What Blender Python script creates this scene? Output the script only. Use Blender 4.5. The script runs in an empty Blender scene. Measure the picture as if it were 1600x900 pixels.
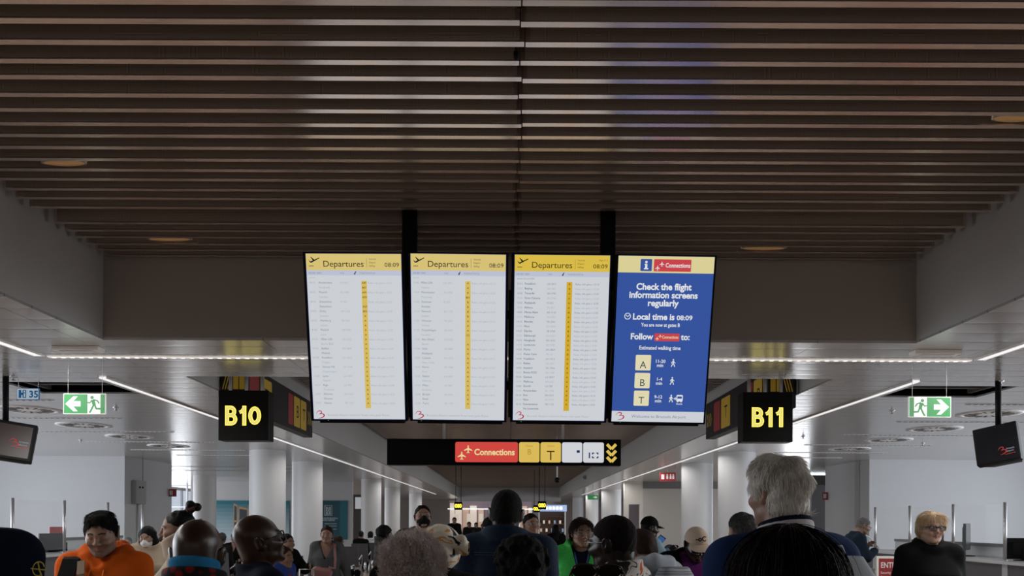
import bpy, bmesh, math, random
import numpy as np
from mathutils import Vector, Matrix, Euler

random.seed(7)
SC = bpy.context.scene
COL = SC.collection
R = math.radians

# ------------------------------------------------------------------ camera
F = 1244.0            # focal length in pixels of the 1600x900 frame
CX, CY = 795.0, 812.0  # principal point
EYE = 1.65
ROLL = R(0.25)
cam_data = bpy.data.cameras.new('camera')
cam = bpy.data.objects.new('camera', cam_data)
COL.objects.link(cam)
cam.location = (0, 0, EYE)
cam.rotation_euler = (R(90), -ROLL, 0)
cam_data.sensor_width = 36
cam_data.lens = F / 1600 * 36
cam_data.shift_x = (800 - CX) / 1600
cam_data.shift_y = (CY - 450) / 1600
cam_data.clip_end = 200
SC.camera = cam

# ------------------------------------------------------------------ world, exposure, daylight
w = bpy.data.worlds.new('world'); SC.world = w; w.use_nodes = True
bgn = w.node_tree.nodes['Background']
bgn.inputs[0].default_value = (0.78, 0.86, 1.0, 1)
bgn.inputs[1].default_value = 0.62
SC.view_settings.view_transform = 'Standard'
SC.view_settings.look = 'None'
SC.view_settings.exposure = 0.0
SC.view_settings.gamma = 1.0
SC.view_settings.use_curve_mapping = False

def area(name, loc, rot, sx, sy, power, color):
    l = bpy.data.lights.new(name, 'AREA'); l.shape = 'RECTANGLE'
    l.size = sx; l.size_y = sy; l.energy = power; l.color = color
    o = bpy.data.objects.new(name, l); COL.objects.link(o)
    o.location = loc; o.rotation_euler = rot
    return o
# daylight through the long window walls on both sides of the hall
area('daylight_left', (-13.2, 10.5, 1.7), (0, R(-90), 0), 2.6, 12, 560, (0.86, 0.93, 1.0))
area('daylight_right', (13.2, 10.5, 1.7), (0, R(90), 0), 2.6, 12, 560, (0.86, 0.93, 1.0))
area('daylight_gate_left', (-15.5, 36, 1.7), (0, R(-90), 0), 2.6, 26, 820, (0.9, 0.95, 1.0))
area('daylight_gate_right', (15.5, 34, 1.7), (0, R(90), 0), 2.6, 22, 950, (0.9, 0.95, 1.0))
area('fill_behind', (0, -5.7, 1.6), (R(90), 0, 0), 20, 2.6, 52, (1.0, 0.95, 0.92))  # added fill light from behind the camera, no daylight enters there

# ------------------------------------------------------------------ helpers
def unroll(px, py):
    dx, dy = px - CX, CY - py
    return dx*math.cos(ROLL) - dy*math.sin(ROLL), dx*math.sin(ROLL) + dy*math.cos(ROLL)

def P(px, py, d):
    u, v = unroll(px, py)
    return Vector((u/F*d, d, EYE + v/F*d))

MATS = {}
def mat(name, col, rough=0.6, metal=0.0, emit=None, estr=1.0, spec=0.5, alpha=None, bump=None, trans=0.0):
    if name in MATS: return MATS[name]
    m = bpy.data.materials.new(name); m.use_nodes = True
    nt = m.node_tree; b = nt.nodes['Principled BSDF']
    b.inputs['Base Color'].default_value = (*col, 1)
    b.inputs['Roughness'].default_value = rough
    b.inputs['Metallic'].default_value = metal
    b.inputs['Specular IOR Level'].default_value = spec
    b.inputs['Transmission Weight'].default_value = trans
    if emit is not None:
        b.inputs['Emission Color'].default_value = (*emit, 1)
        b.inputs['Emission Strength'].default_value = estr
    if alpha is not None:
        b.inputs['Alpha'].default_value = alpha
    if bump:
        sc, st = bump
        tc = nt.nodes.new('ShaderNodeTexCoord')
        n = nt.nodes.new('ShaderNodeTexNoise'); n.inputs['Scale'].default_value = sc
        n.inputs['Detail'].default_value = 4
        bp = nt.nodes.new('ShaderNodeBump'); bp.inputs['Strength'].default_value = st
        bp.inputs['Distance'].default_value = 0.01
        nt.links.new(tc.outputs['Object'], n.inputs['Vector'])
        nt.links.new(n.outputs['Fac'], bp.inputs['Height'])
        nt.links.new(bp.outputs['Normal'], b.inputs['Normal'])
    MATS[name] = m
    return m

def pattern(name, stops, kind='noise', scale=10, rough=0.8, detail=2, dist=0.0, vec=(1, 1, 1), const=True):
    """procedural cloth print: a texture pushed through a colour ramp"""
    if name in MATS: return MATS[name]
    m = bpy.data.materials.new(name); m.use_nodes = True
    nt = m.node_tree; b = nt.nodes['Principled BSDF']; b.inputs['Roughness'].default_value = rough
    b.inputs['Specular IOR Level'].default_value = 0.25
    tc = nt.nodes.new('ShaderNodeTexCoord'); mp = nt.nodes.new('ShaderNodeMapping')
    mp.inputs['Scale'].default_value = vec
    nt.links.new(tc.outputs['Object'], mp.inputs['Vector'])
    if kind == 'noise':
        t = nt.nodes.new('ShaderNodeTexNoise'); t.inputs['Scale'].default_value = scale
        t.inputs['Detail'].default_value = detail; t.inputs['Distortion'].default_value = dist; out = t.outputs['Fac']
    elif kind == 'voronoi':
        t = nt.nodes.new('ShaderNodeTexVoronoi'); t.inputs['Scale'].default_value = scale; out = t.outputs['Distance']
    else:
        t = nt.nodes.new('ShaderNodeTexWave'); t.inputs['Scale'].default_value = scale
        t.inputs['Distortion'].default_value = dist; t.inputs['Detail'].default_value = detail
        t.bands_direction = kind; out = t.outputs['Fac']
    nt.links.new(mp.outputs['Vector'], t.inputs['Vector'])
    cr = nt.nodes.new('ShaderNodeValToRGB')
    if const: cr.color_ramp.interpolation = 'CONSTANT'
    el = cr.color_ramp.elements
    while len(el) < len(stops): el.new(0.5)
    for e, (p, c) in zip(el, stops):
        e.position = p; e.color = (*c, 1)
    nt.links.new(out, cr.inputs['Fac']); nt.links.new(cr.outputs['Color'], b.inputs['Base Color'])
    MATS[name] = m
    return m

def obj(name, me, m=None, parent=None):
    o = bpy.data.objects.new(name, me); COL.objects.link(o)
    if m is not None:
        for q in (m if isinstance(m, (list, tuple)) else [m]): me.materials.append(q)
    if parent is not None: o.parent = parent
    return o

def tag(o, label, cat, group=None, kind=None):
    if label: o['label'] = label
    if cat: o['category'] = cat
    if group: o['group'] = group
    if kind: o['kind'] = kind
    return o

def thing(name, label, cat, loc=(0, 0, 0), rot=(0, 0, 0), group=None):
    o = bpy.data.objects.new(name, None); COL.objects.link(o)
    o.empty_display_size = 0.1
    o.location = loc; o.rotation_euler = rot
    return tag(o, label, cat, group)

def struct(o):
    o['kind'] = 'structure'; return o

class MB:
    """collects shapes into one mesh"""
    def __init__(s): s.v = []; s.f = []; s.m = []; s.sm = []
    def add(s, vs, fs, mi=0, smooth=False):
        b = len(s.v); s.v += [tuple(v) for v in vs]
        for f in fs: s.f.append(tuple(i + b for i in f)); s.m.append(mi); s.sm.append(smooth)
        return s
    def box(s, x0, y0, z0, x1, y1, z1, mi=0, bev=0.0):
        x0, x1 = min(x0, x1), max(x0, x1); y0, y1 = min(y0, y1), max(y0, y1); z0, z1 = min(z0, z1), max(z0, z1)
        if bev > 0:
            bm = bmesh.new(); bmesh.ops.create_cube(bm, size=1)
            bmesh.ops.scale(bm, vec=(x1-x0, y1-y0, z1-z0), verts=bm.verts)
            bmesh.ops.translate(bm, vec=((x0+x1)/2, (y0+y1)/2, (z0+z1)/2), verts=bm.verts)
            bmesh.ops.bevel(bm, geom=list(bm.edges), offset=bev, segments=2, affect='EDGES', profile=0.5)
            bm.verts.index_update()
            s.add([v.co[:] for v in bm.verts], [[v.index for v in f.verts] for f in bm.faces], mi)
            bm.free(); return s
        v = [(x0,y0,z0),(x1,y0,z0),(x1,y1,z0),(x0,y1,z0),(x0,y0,z1),(x1,y0,z1),(x1,y1,z1),(x0,y1,z1)]
        return s.add(v, [(0,3,2,1),(4,5,6,7),(0,1,5,4),(1,2,6,5),(2,3,7,6),(3,0,4,7)], mi)
    def tube(s, pts, r, n=10, mi=0, smooth=True, cap=True):
        pts = [Vector(p) for p in pts]; rs = r if isinstance(r, (list, tuple)) else [r]*len(pts)
        vs = []; fs = []
        for i, p in enumerate(pts):
            t = (pts[min(i+1, len(pts)-1)] - pts[max(i-1, 0)]).normalized()
            a = t.cross(Vector((0, 0, 1)))
            if a.length < 1e-3: a = t.cross(Vector((0, 1, 0)))
            a.normalize(); b = t.cross(a)
            for k in range(n):
                an = 2*math.pi*k/n
                vs.append(p + (a*math.cos(an) + b*math.sin(an))*rs[i])
        for i in range(len(pts)-1):
            for k in range(n):
                fs.append((i*n+k, i*n+(k+1) % n, (i+1)*n+(k+1) % n, (i+1)*n+k))
        s.add(vs, fs, mi, smooth)
        if cap:
            b = len(s.v) - len(vs)
            s.f.append(tuple(b + k for k in range(n))[::-1]); s.m.append(mi); s.sm.append(False)
            s.f.append(tuple(b + (len(pts)-1)*n + k for k in range(n))); s.m.append(mi); s.sm.append(False)
        return s
    def lathe(s, prof, n=32, c=(0, 0, 0), mi=0):
        vs = []; fs = []
        for (r, z) in prof:
            for k in range(n):
                a = 2*math.pi*k/n; vs.append((c[0]+r*math.cos(a), c[1]+r*math.sin(a), c[2]+z))
        for i in range(len(prof)-1):
            for k in range(n):
                fs.append((i*n+k, i*n+(k+1) % n, (i+1)*n+(k+1) % n, (i+1)*n+k))
        return s.add(vs, fs, mi, True)
    def ball(s, c, r, mi=0, seg=16, rings=10):
        r = (r, r, r) if not isinstance(r, (tuple, list)) else r
        vs = []; fs = []
        for i in range(rings+1):
            th = math.pi*i/rings
            for k in range(seg):
                a = 2*math.pi*k/seg
                vs.append((c[0]+r[0]*math.sin(th)*math.cos(a), c[1]+r[1]*math.sin(th)*math.sin(a), c[2]+r[2]*math.cos(th)))
        for i in range(rings):
            for k in range(seg):
                fs.append((i*seg+k, (i+1)*seg+k, (i+1)*seg+(k+1) % seg, i*seg+(k+1) % seg))
        return s.add(vs, fs, mi, True)
    def mesh(s, name):
        me = bpy.data.meshes.new(name); me.from_pydata(s.v, [], s.f)
        me.polygons.foreach_set('material_index', s.m); me.polygons.foreach_set('use_smooth', s.sm)
        me.update(); return me
    def build(s, name, m=None, parent=None): return obj(name, s.mesh(name), m, parent)

def box_obj(name, a, b, m, parent=None, bev=0.0):
    return MB().box(*a, *b, bev=bev).build(name, m, parent)

class Art:
    """flat print on a panel: local x right, z up, facing -y"""
    def __init__(s): s.mb = MB(); s.texts = []; s.mats = []
    def mi(s, m):
        if m not in s.mats: s.mats.append(m)
        return s.mats.index(m)
    def poly(s, pts, m, layer=1):
        s.mb.add([(x, -0.0007*layer, z) for x, z in pts], [tuple(range(len(pts)))], s.mi(m)); return s
    def rect(s, x0, z0, x1, z1, m, layer=1):
        return s.poly([(x0, z0), (x1, z0), (x1, z1), (x0, z1)], m, layer)
    def rrect(s, x0, z0, x1, z1, r, m, layer=1):
        pts = []
        for cx, cz, a0 in ((x1-r, z0+r, -90), (x1-r, z1-r, 0), (x0+r, z1-r, 90), (x0+r, z0+r, 180)):
            for k in range(5):
                a = R(a0 + k*22.5); pts.append((cx+r*math.cos(a), cz+r*math.sin(a)))
        return s.poly(pts, m, layer)
    def disc(s, cx, cz, r, m, layer=1, n=24):
        return s.poly([(cx+r*math.cos(2*math.pi*k/n), cz+r*math.sin(2*math.pi*k/n)) for k in range(n)], m, layer)
    def stroke(s, pts, wd, m, layer=1):
        n = len(pts); ws = wd if isinstance(wd, (list, tuple)) else [wd]*n
        L = []; Rr = []
        for i in range(n):
            a = pts[max(i-1, 0)]; b = pts[min(i+1, n-1)]
            tx, tz = b[0]-a[0], b[1]-a[1]; l = math.hypot(tx, tz) or 1
            nx, nz = -tz/l, tx/l
            L.append((pts[i][0]+nx*ws[i]/2, pts[i][1]+nz*ws[i]/2)); Rr.append((pts[i][0]-nx*ws[i]/2, pts[i][1]-nz*ws[i]/2))
        for i in range(n-1):
            s.poly([Rr[i], Rr[i+1], L[i+1], L[i]], m, layer)
        return s
    def text(s, t, x, z, size, m, align='LEFT', bold=0.0, layer=2, width=None):
        s.texts.append((t, x, z, size, m, align, bold, layer, width)); return s
    def build(s, name, parent, label=None):
        tmp = []
        for (t, x, z, size, m, align, bold, layer, width) in s.texts:
            c = bpy.data.curves.new('t', 'FONT'); c.body = t; c.size = size; c.align_x = align
            c.offset = bold*size; c.resolution_u = 2 if size < 0.04 else 4; c.fill_mode = 'BOTH'
            o = bpy.data.objects.new('t', c); COL.objects.link(o); tmp.append(o)
        if tmp:
            dg = bpy.context.evaluated_depsgraph_get(); dg.update()
            for o, (t, x, z, size, m, align, bold, layer, width) in zip(tmp, s.texts):
                me = bpy.data.meshes.new_from_object(o.evaluated_get(dg))
                co = [v.co for v in me.vertices]
                if co:
                    k = 1.0
                    if width:
                        xs = [c.x for c in co]; k = width/max(max(xs)-min(xs), 1e-6)
                    s.mb.add([(x+c.x*k, -0.0007*layer, z+c.y) for c in co], [tuple(p.vertices) for p in me.polygons], s.mi(m))
                bpy.data.meshes.remove(me)
            for o in tmp:
                c = o.data; bpy.data.objects.remove(o); bpy.data.curves.remove(c)
        ob = s.mb.build(name, s.mats, parent)
        if label: ob['label'] = label
        return ob

def srgb(r, g, b, k=1.0):
    f = lambda c: (c/255/12.92 if c/255 <= 0.04045 else ((c/255+0.055)/1.055)**2.4)*k
    return (f(r), f(g), f(b))
def glow(name, r, g, b, k=1.0):
    """a lit colour as the screen or sign shows it"""
    return mat(name, (0.01, 0.01, 0.01), 0.5, emit=srgb(r, g, b), estr=k, spec=0.1)
# ------------------------------------------------------------------ the building
ZS = EYE + 1.445      # soffit and side ceilings
ZB = EYE + 2.10       # underside of the slats
ZT = ZB + 0.161       # slab they hang from
XW = 3.30             # half width of the raised middle
Y0, Y1, Y2, Y3 = -3.0, 6.46, 8.10, 52.0

def metal_ceiling():
    m = bpy.data.materials.new('metal_ceiling'); m.use_nodes = True
    nt = m.node_tree; b = nt.nodes['Principled BSDF']
    b.inputs['Base Color'].default_value = (0.62, 0.62, 0.63, 1)
    b.inputs['Metallic'].default_value = 0.55; b.inputs['Roughness'].default_value = 0.24
    g = nt.nodes.new('ShaderNodeNewGeometry'); sx = nt.nodes.new('ShaderNodeSeparateXYZ')
    nt.links.new(g.outputs['Position'], sx.inputs[0])
    def M(op, a, bb=None):
        n = nt.nodes.new('ShaderNodeMath'); n.operation = op
        for i, q in enumerate((a, bb)):
            if q is None: continue
            if isinstance(q, (int, float)): n.inputs[i].default_value = q
            else: nt.links.new(q, n.inputs[i])
        return n.outputs[0]
    fy = M('PINGPONG', M('ADD', sx.outputs['Y'], 20.0), 0.15)      # planks 0.3 m wide
    fx = M('PINGPONG', M('ADD', sx.outputs['X'], 20.0), 0.75)
    h = M('MINIMUM', M('MULTIPLY', fy, 20.0), 1.0)
    h2 = M('ADD', M('POWER', h, 0.5), M('MULTIPLY', M('POWER', fy, 2.0), 6.0))
    seam = M('MINIMUM', M('GREATER_THAN', fy, 0.004), M('GREATER_THAN', fx, 0.003))
    bp = nt.nodes.new('ShaderNodeBump'); bp.inputs['Strength'].default_value = 0.35; bp.inputs['Distance'].default_value = 0.004
    nt.links.new(h2, bp.inputs['Height']); nt.links.new(bp.outputs['Normal'], b.inputs['Normal'])
    mx = nt.nodes.new('ShaderNodeMix'); mx.data_type = 'RGBA'
    mx.inputs[6].default_value = (0.22, 0.21, 0.2, 1); mx.inputs[7].default_value = (0.62, 0.62, 0.63, 1)
    nt.links.new(seam, mx.inputs[0]); nt.links.new(mx.outputs[2], b.inputs['Base Color'])
    return m
M_CEIL = metal_ceiling()
M_WALL = mat('wall_paint', (0.47, 0.48, 0.50), 0.65)
M_FASC = mat('fascia_paint', (0.42, 0.41, 0.40), 0.55)
M_BEAM = mat('beam_paint', (0.31, 0.285, 0.265), 0.5)
M_DARK = mat('plenum_black', (0.010, 0.010, 0.010), 0.9)
M_COLM = mat('column_paint', (0.60, 0.60, 0.61), 0.45)
M_STEEL = mat('brushed_steel', (0.55, 0.55, 0.57), 0.32, 0.9)
M_BLACK = mat('black_metal', (0.006, 0.006, 0.007), 0.5, spec=0.15)
M_WHITE = mat('white_enamel', (0.8, 0.8, 0.8), 0.4)
M_GREYP = mat('grey_panel', (0.33, 0.33, 0.34), 0.5)

def floor_mat():
    m = bpy.data.materials.new('polished_floor'); m.use_nodes = True
    nt = m.node_tree; b = nt.nodes['Principled BSDF']
    tc = nt.nodes.new('ShaderNodeTexCoord')
    n = nt.nodes.new('ShaderNodeTexNoise'); n.inputs['Scale'].default_value = 3; n.inputs['Detail'].default_value = 6
    br = nt.nodes.new('ShaderNodeTexBrick'); br.inputs['Scale'].default_value = 1.0
    br.offset = 0; br.inputs['Mortar Size'].default_value = 0.004
    br.inputs['Brick Width'].default_value = 0.6; br.inputs['Row Height'].default_value = 0.6
    br.inputs['Color1'].default_value = (0.38, 0.29, 0.23, 1); br.inputs['Color2'].default_value = (0.42, 0.33, 0.26, 1)
    br.inputs['Mortar'].default_value = (0.1, 0.08, 0.06, 1)
    nt.links.new(tc.outputs['Object'], n.inputs['Vector']); nt.links.new(tc.outputs['Object'], br.inputs['Vector'])
    nt.links.new(br.outputs['Color'], b.inputs['Base Color'])
    b.inputs['Roughness'].default_value = 0.22
    return m
struct(box_obj('floor', (-16.5, Y0-3, -0.12), (16.5, 62, 0), floor_mat()))
# raised middle of the ceiling
struct(box_obj('ceiling', (-XW-0.1, Y0-3, ZT), (XW+0.1, Y1, ZT+0.1), M_DARK))
struct(box_obj('ceiling', (-XW-0.1, Y2, ZT), (XW+0.1, Y3, ZT+0.1), M_DARK))
# cross beam between the two bays, its metal soffit
struct(box_obj('wall_beam', (-XW-0.1, Y1, ZS+0.02), (XW+0.1, Y2, ZT), M_BEAM))
struct(box_obj('ceiling', (-XW-0.1, Y1, ZS), (XW+0.1, Y2, ZS+0.02), M_CEIL))
for s, nm in ((-1, 'left'), (1, 'right')):
    struct(box_obj('wall_fascia_'+nm, (s*XW, Y0-3, ZS+0.02), (s*(XW+0.1), Y1, ZT), M_FASC))
    struct(box_obj('wall_fascia_far_'+nm, (s*XW, Y2, ZS+0.02), (s*(XW+0.1), Y3, ZT), M_FASC))
    # side ceiling with an open panel
    mb = MB(); hx0, hx1, hy0, hy1 = 4.31, 5.43, 8.48, 9.27
    for (xa, ya, xb, yb) in ((XW, Y0-3, XW+0.1, Y1), (XW, Y2, XW+0.1, Y3), (XW+0.1, Y0-3, 16.5, hy0), (XW+0.1, hy0, hx0, hy1), (hx1, hy0, 16.5, hy1), (XW+0.1, hy1, 16.5, 62)):
        mb.box(s*xa, ya, ZS, s*xb, yb, ZS+0.02)
    struct(mb.build('ceiling', M_CEIL))
    mb = MB()
    mb.box(s*(hx0-0.3), hy0-0.3, ZS+0.55, s*(hx1+0.3), hy1+0.3, ZS+0.6)
    mb.box(s*(hx0-0.3), hy0-0.3, ZS+0.02, s*(hx0-0.28), hy1+0.3, ZS+0.55); mb.box(s*(hx1+0.28), hy0-0.3, ZS+0.02, s*(hx1+0.3), hy1+0.3, ZS+0.55)
    mb.box(s*(hx0-0.28), hy1+0.28, ZS+0.02, s*(hx1+0.28), hy1+0.3, ZS+0.55); mb.box(s*(hx0-0.28), hy0-0.3, ZS+0.02, s*(hx1+0.28), hy0-0.28, ZS+0.55)
    struct(mb.build('ceiling', M_DARK))
    mb = MB()
    mb.box(s*hx0, hy0+0.5, ZS+0.06, s*(hx1), hy0+0.55, ZS+0.11); mb.tube([(s*hx0, hy0+0.66, ZS+0.12), (s*hx1, hy0+0.66, ZS+0.12)], 0.025)
    mb.box(s*(hx1-0.1), hy0, ZS+0.05, s*(hx1-0.05), hy1, ZS+0.1)
    struct(mb.build('trim_'+nm, mat('duct_metal', (0.12, 0.12, 0.12), 0.5)))

# slats -------------------------------------------------------------
def slat_mat():
    m = bpy.data.materials.new('perforated_slat'); m.use_nodes = True
    nt = m.node_tree; b = nt.nodes['Principled BSDF']
    b.inputs['Roughness'].default_value = 0.55; b.inputs['Specular IOR Level'].default_value = 0.3
    g = nt.nodes.new('ShaderNodeNewGeometry'); sx = nt.nodes.new('ShaderNodeSeparateXYZ')
    nt.links.new(g.outputs['Position'], sx.inputs[0])
    def M(op, a, bb):
        n = nt.nodes.new('ShaderNodeMath'); n.operation = op
        for i, q in enumerate((a, bb)):
            if isinstance(q, (int, float)): n.inputs[i].default_value = q
            else: nt.links.new(q, n.inputs[i])
        return n.outputs[0]
    a = M('PINGPONG', M('ADD', sx.outputs['X'], 9.0), 0.0030); c = M('PINGPONG', sx.outputs['Z'], 0.0030)
    hole = M('MULTIPLY', M('GREATER_THAN', a, 0.0013), M('GREATER_THAN', c, 0.0013))
    mx = nt.nodes.new('ShaderNodeMix'); mx.data_type = 'RGBA'
    mx.inputs[6].default_value = (0.19, 0.15, 0.125, 1); mx.inputs[7].default_value = (0.56, 0.46, 0.40, 1)
    nt.links.new(hole, mx.inputs[0]); nt.links.new(mx.outputs[2], b.inputs['Base Color'])
    return m
M_SLAT = slat_mat()
M_EDGE = mat('slat_edge', (0.70, 0.585, 0.53), 0.25, 0.9)
M_ENDC = mat('slat_endcap', (0.06, 0.05, 0.045), 0.5)
ORD = ['first', 'second', 'third', 'fourth', 'fifth', 'sixth', 'seventh', 'eighth', 'ninth', 'tenth', 'eleventh', 'twelfth', 'thirteenth',
       'fourteenth', 'fifteenth', 'sixteenth', 'seventeenth', 'eighteenth', 'nineteenth', 'twentieth', 'twenty-first', 'twenty-second', 'twenty-third', 'twenty-fourth']
SH, STK = 0.16, 0.034
def slat_mesh(x0, x1, h=SH):
    mb = MB(); cap = 0.02
    mb.box(x0+cap, 0, 0.007, x1-cap, STK, h, 0)           # perforated faces
    mb.box(x0, -0.003, 0, x1, STK, 0.007, 1)              # bottom rail, a touch proud
    mb.box(x0, -0.0015, 0.007, x0+cap, STK+0.0015, h, 2)
    mb.box(x1-cap, -0.0015, 0.007, x1, STK+0.0015, h, 2)
    me = mb.mesh('ceiling_slat')
    for q in (M_SLAT, M_EDGE, M_EDGE): me.materials.append(q)
    return me
XE = XW - 0.06
me_l, me_r = slat_mesh(-XE, -0.003), slat_mesh(0.003, XE)
ys = [3.22 + 0.143*k for k in range(23)]
ys = [y for k, y in enumerate(ys) if k != 16]
rj = random.Random(3)
for k, y in enumerate(ys):
    jx = 0.05 + rj.uniform(-0.012, 0.012)
    for me, side in ((me_l, 'left'), (me_r, 'right')):
        o = obj('slat', me)
        o.location = (jx, y + rj.uniform(-0.009, 0.009), ZB + rj.uniform(-0.003, 0.003))
        o.scale.x = (XE + (jx if side == 'left' else -jx))/XE
        tag(o, f'brown perforated ceiling slat, {side} half, {ORD[k]} row down from the top of the photo', 'ceiling slat', 'slats of the near ceiling bay')
for k in range(1, 8):        # the rows that carry on overhead
    for me in (me_l, me_r):
        o = obj('slat', me); o.location = (0.05, 3.22-0.143*k, ZB)
        tag(o, 'brown ceiling slat overhead, nearer than the top edge of the photo', 'ceiling slat', 'slats overhead')
# the far bay
n = 0
y = Y2 + 0.08
rows = []
while y < Y3 - 0.1: rows.append(y); y += 0.143
for y in rows[:127]:
    for me in (me_l, me_r):
        o = obj('slat', me); o.location = (0.04, y, ZB)
        tag(o, 'dark ceiling slat in the far bay beyond the cross beam', 'ceiling slat', 'slats of the far ceiling bay')
mb = MB()
for y in rows[127:]: mb.box(-XE, y, ZB, XE, y+STK, ZB+SH, 0)
tag(mb.build('slats', M_SLAT), 'rows of dark slats at the far end of the ceiling', 'ceiling slats', kind='stuff')
# small black sensor hanging at the joint of the near bay
q = P(806, 101, 3.62)
t = thing('ceiling_sensor', 'small black sensor hanging at the joint of the ceiling slats', 'sensor', (q.x, 3.60, ZB+0.005))
MB().tube([(0, 0, 0.0), (0, 0, 0.155)], 0.004).build('stem', M_BLACK, t)
MB().lathe([(0.001, -0.028), (0.010, -0.025), (0.012, 0.0), (0.010, 0.012), (0.001, 0.014)], 16).build('body', M_BLACK, t)
# dim amber downlights tucked between the slats
M_AMB = mat('amber_lamp', (0.3, 0.2, 0.1), 0.5, emit=(0.20, 0.10, 0.035), estr=0.5)
for px, py, nm in ((100, 263, 'at the far left of the slat ceiling'), (1585, 198, 'at the far right of the slat ceiling'),
                   (265, 371, 'above the left end of the beam'), (1193, 388, 'above the blue display')):
    d = 2.10*F/unroll(px, py)[1]
    k = min(range(len(ys)-1), key=lambda i: abs((ys[i]+ys[i+1]+STK)/2 - d)); d = (ys[k]+ys[k+1]+STK)/2
    qq = P(px, py, d); r = 36/F*d
    t = thing('downlight', 'small amber downlight ' + nm, 'downlight', (qq.x, d, ZB+0.012))
    t.scale = (1, 0.042/r, 1)
    MB().lathe([(r*0.9, -0.004), (r, -0.004), (r, 0.148), (r*0.9, 0.148)], 32).build('ring', M_EDGE, t)
    MB().lathe([(0.0005, -0.002), (r*0.9, -0.002), (r*0.9, 0.004)], 32).build('lens', M_AMB, t)
# closing walls
mb = MB()
for xx in np.arange(-13.4, 13.6, 2.2): mb.box(xx, Y0-3.1, 0, xx+0.08, Y0-3, ZS)
mb.box(-13.5, Y0-3.1, 0, 13.5, Y0-3, 0.25); mb.box(-13.5, Y0-3.1, ZS, 13.5, Y0-3, ZT)
struct(mb.build('window_7', M_STEEL))  # unseen bare frame added along with the fill light, solid wall behind it
struct(box_obj('blocker_wall_back', (-13.4, Y0-3.3, 0), (13.4, Y0-3.2, ZT), mat('back_wall', (0.16, 0.155, 0.15), 0.7)))  # unseen dark wall added to block frontal light on the crowd
for s, nm in ((-1, 'left'), (1, 'right')):
    # front wall of the room block beside the hall
    a = 8.98 if s < 0 else 8.42
    struct(box_obj('wall_block_'+nm, (s*a, 18.6, 0), (s*16.4, 21.2, ZS), M_WALL))
    struct(box_obj('blocker_wall_side_'+nm, (s*13.6, -6, 0), (s*13.7, 4.2, ZS), MATS['back_wall']))  # unseen solid stretch added to cut side light on the nearest people
    # window wall near
    mb = MB()
    for yy in np.arange(-5.5, 18.7, 2.2): mb.box(s*13.45, yy, 0, s*13.55, yy+0.08, ZS)
    mb.box(s*13.45, -6, 0, s*13.55, 18.6, 0.25); mb.box(s*13.45, -6, ZS-0.1, s*13.55, 18.6, ZS)
    struct(mb.build('window_'+('1' if s < 0 else '2'), M_STEEL))
    mb = MB()
    for yy in np.arange(21.3, 60, 2.2): mb.box(s*15.95, yy, 0, s*16.05, yy+0.08, ZS)
    mb.box(s*15.95, 21.2, 0, s*16.05, 60, 0.25); mb.box(s*15.95, 21.2, ZS-0.1, s*16.05, 60, ZS)
    struct(mb.build('window_'+('3' if s < 0 else '4'), M_STEEL))
# left lounge: daylit glazing and the poster wall
mb = MB()
for xx in np.arange(-16.0, -12.4, 0.75): mb.box(xx, 33.9, 0, xx+0.06, 34.0, ZS)
for zz in (0, 1.0, 2.1, ZS-0.08): mb.box(-16, 33.92, zz, -12.4, 33.98, zz+0.06)
struct(mb.build('window_5', mat('window_frame', (0.62, 0.65, 0.68), 0.4)))
struct(box_obj('window_6', (-16, 33.945, 0.06), (-12.4, 33.955, ZS-0.08), mat('lounge_glass', (0.9, 0.95, 1), 0.05, alpha=0.03)))
struct(box_obj('wall_lounge', (-12.4, 31.0, 0), (-6.1, 31.2, ZS), M_WALL))
# right side: lavatory block and door surround
struct(box_obj('wall_lavatory', (5.05, 30.0, 0), (9.0, 30.2, ZS-0.25), mat('lavatory_wall', (0.62, 0.60, 0.57), 0.6)))
struct(box_obj('trim_lavatory', (5.05, 29.98, ZS-0.25), (9.0, 30.2, ZS), mat('lavatory_band', (0.22, 0.22, 0.22), 0.6)))
mb = MB()
mb.box(4.35, 30.0, 2.25, 5.05, 30.25, ZS); mb.box(4.35, 30.0, 0, 4.52, 30.25, 2.25); mb.box(4.95, 30.0, 0, 5.05, 30.25, 2.25)
struct(mb.build('door_1', mat('portal_white', (0.80, 0.77, 0.72), 0.5)))
struct(box_obj('door_2', (4.52, 30.5, 0), (4.95, 30.55, 2.25), mat('portal_inside', (0.16, 0.14, 0.17), 0.6)))
struct(box_obj('wall_office', (9.2, 24.2, 0), (16.0, 24.4, ZS-0.35), mat('office_wall', (0.30, 0.31, 0.33), 0.6)))
struct(box_obj('trim_office', (9.2, 24.18, ZS-0.35), (16.0, 24.4, ZS-0.05), mat('office_band', (0.12, 0.12, 0.125), 0.6)))
# wall block details
box_rc = P(1335, 760, 19.9)
struct(box_obj('trim_right', (8.405, 19.1, 0), (8.42, 19.35, ZS), M_GREYP))
struct(box_obj('trim_left', (-8.98, 19.5, 0), (-8.965, 19.53, ZS), M_GREYP))
# far end of the concourse
struct(box_obj('wall_end', (-16.4, 60, 0), (16.4, 60.2, ZT), mat('end_wall', (0.30, 0.25, 0.22), 0.7)))
struct(box_obj('wall_bulkhead', (-XW-0.1, Y3, ZS-0.25), (XW+0.1, Y3+0.3, ZT+0.1), mat('bulkhead_paint', (0.42, 0.40, 0.39), 0.6)))
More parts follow.
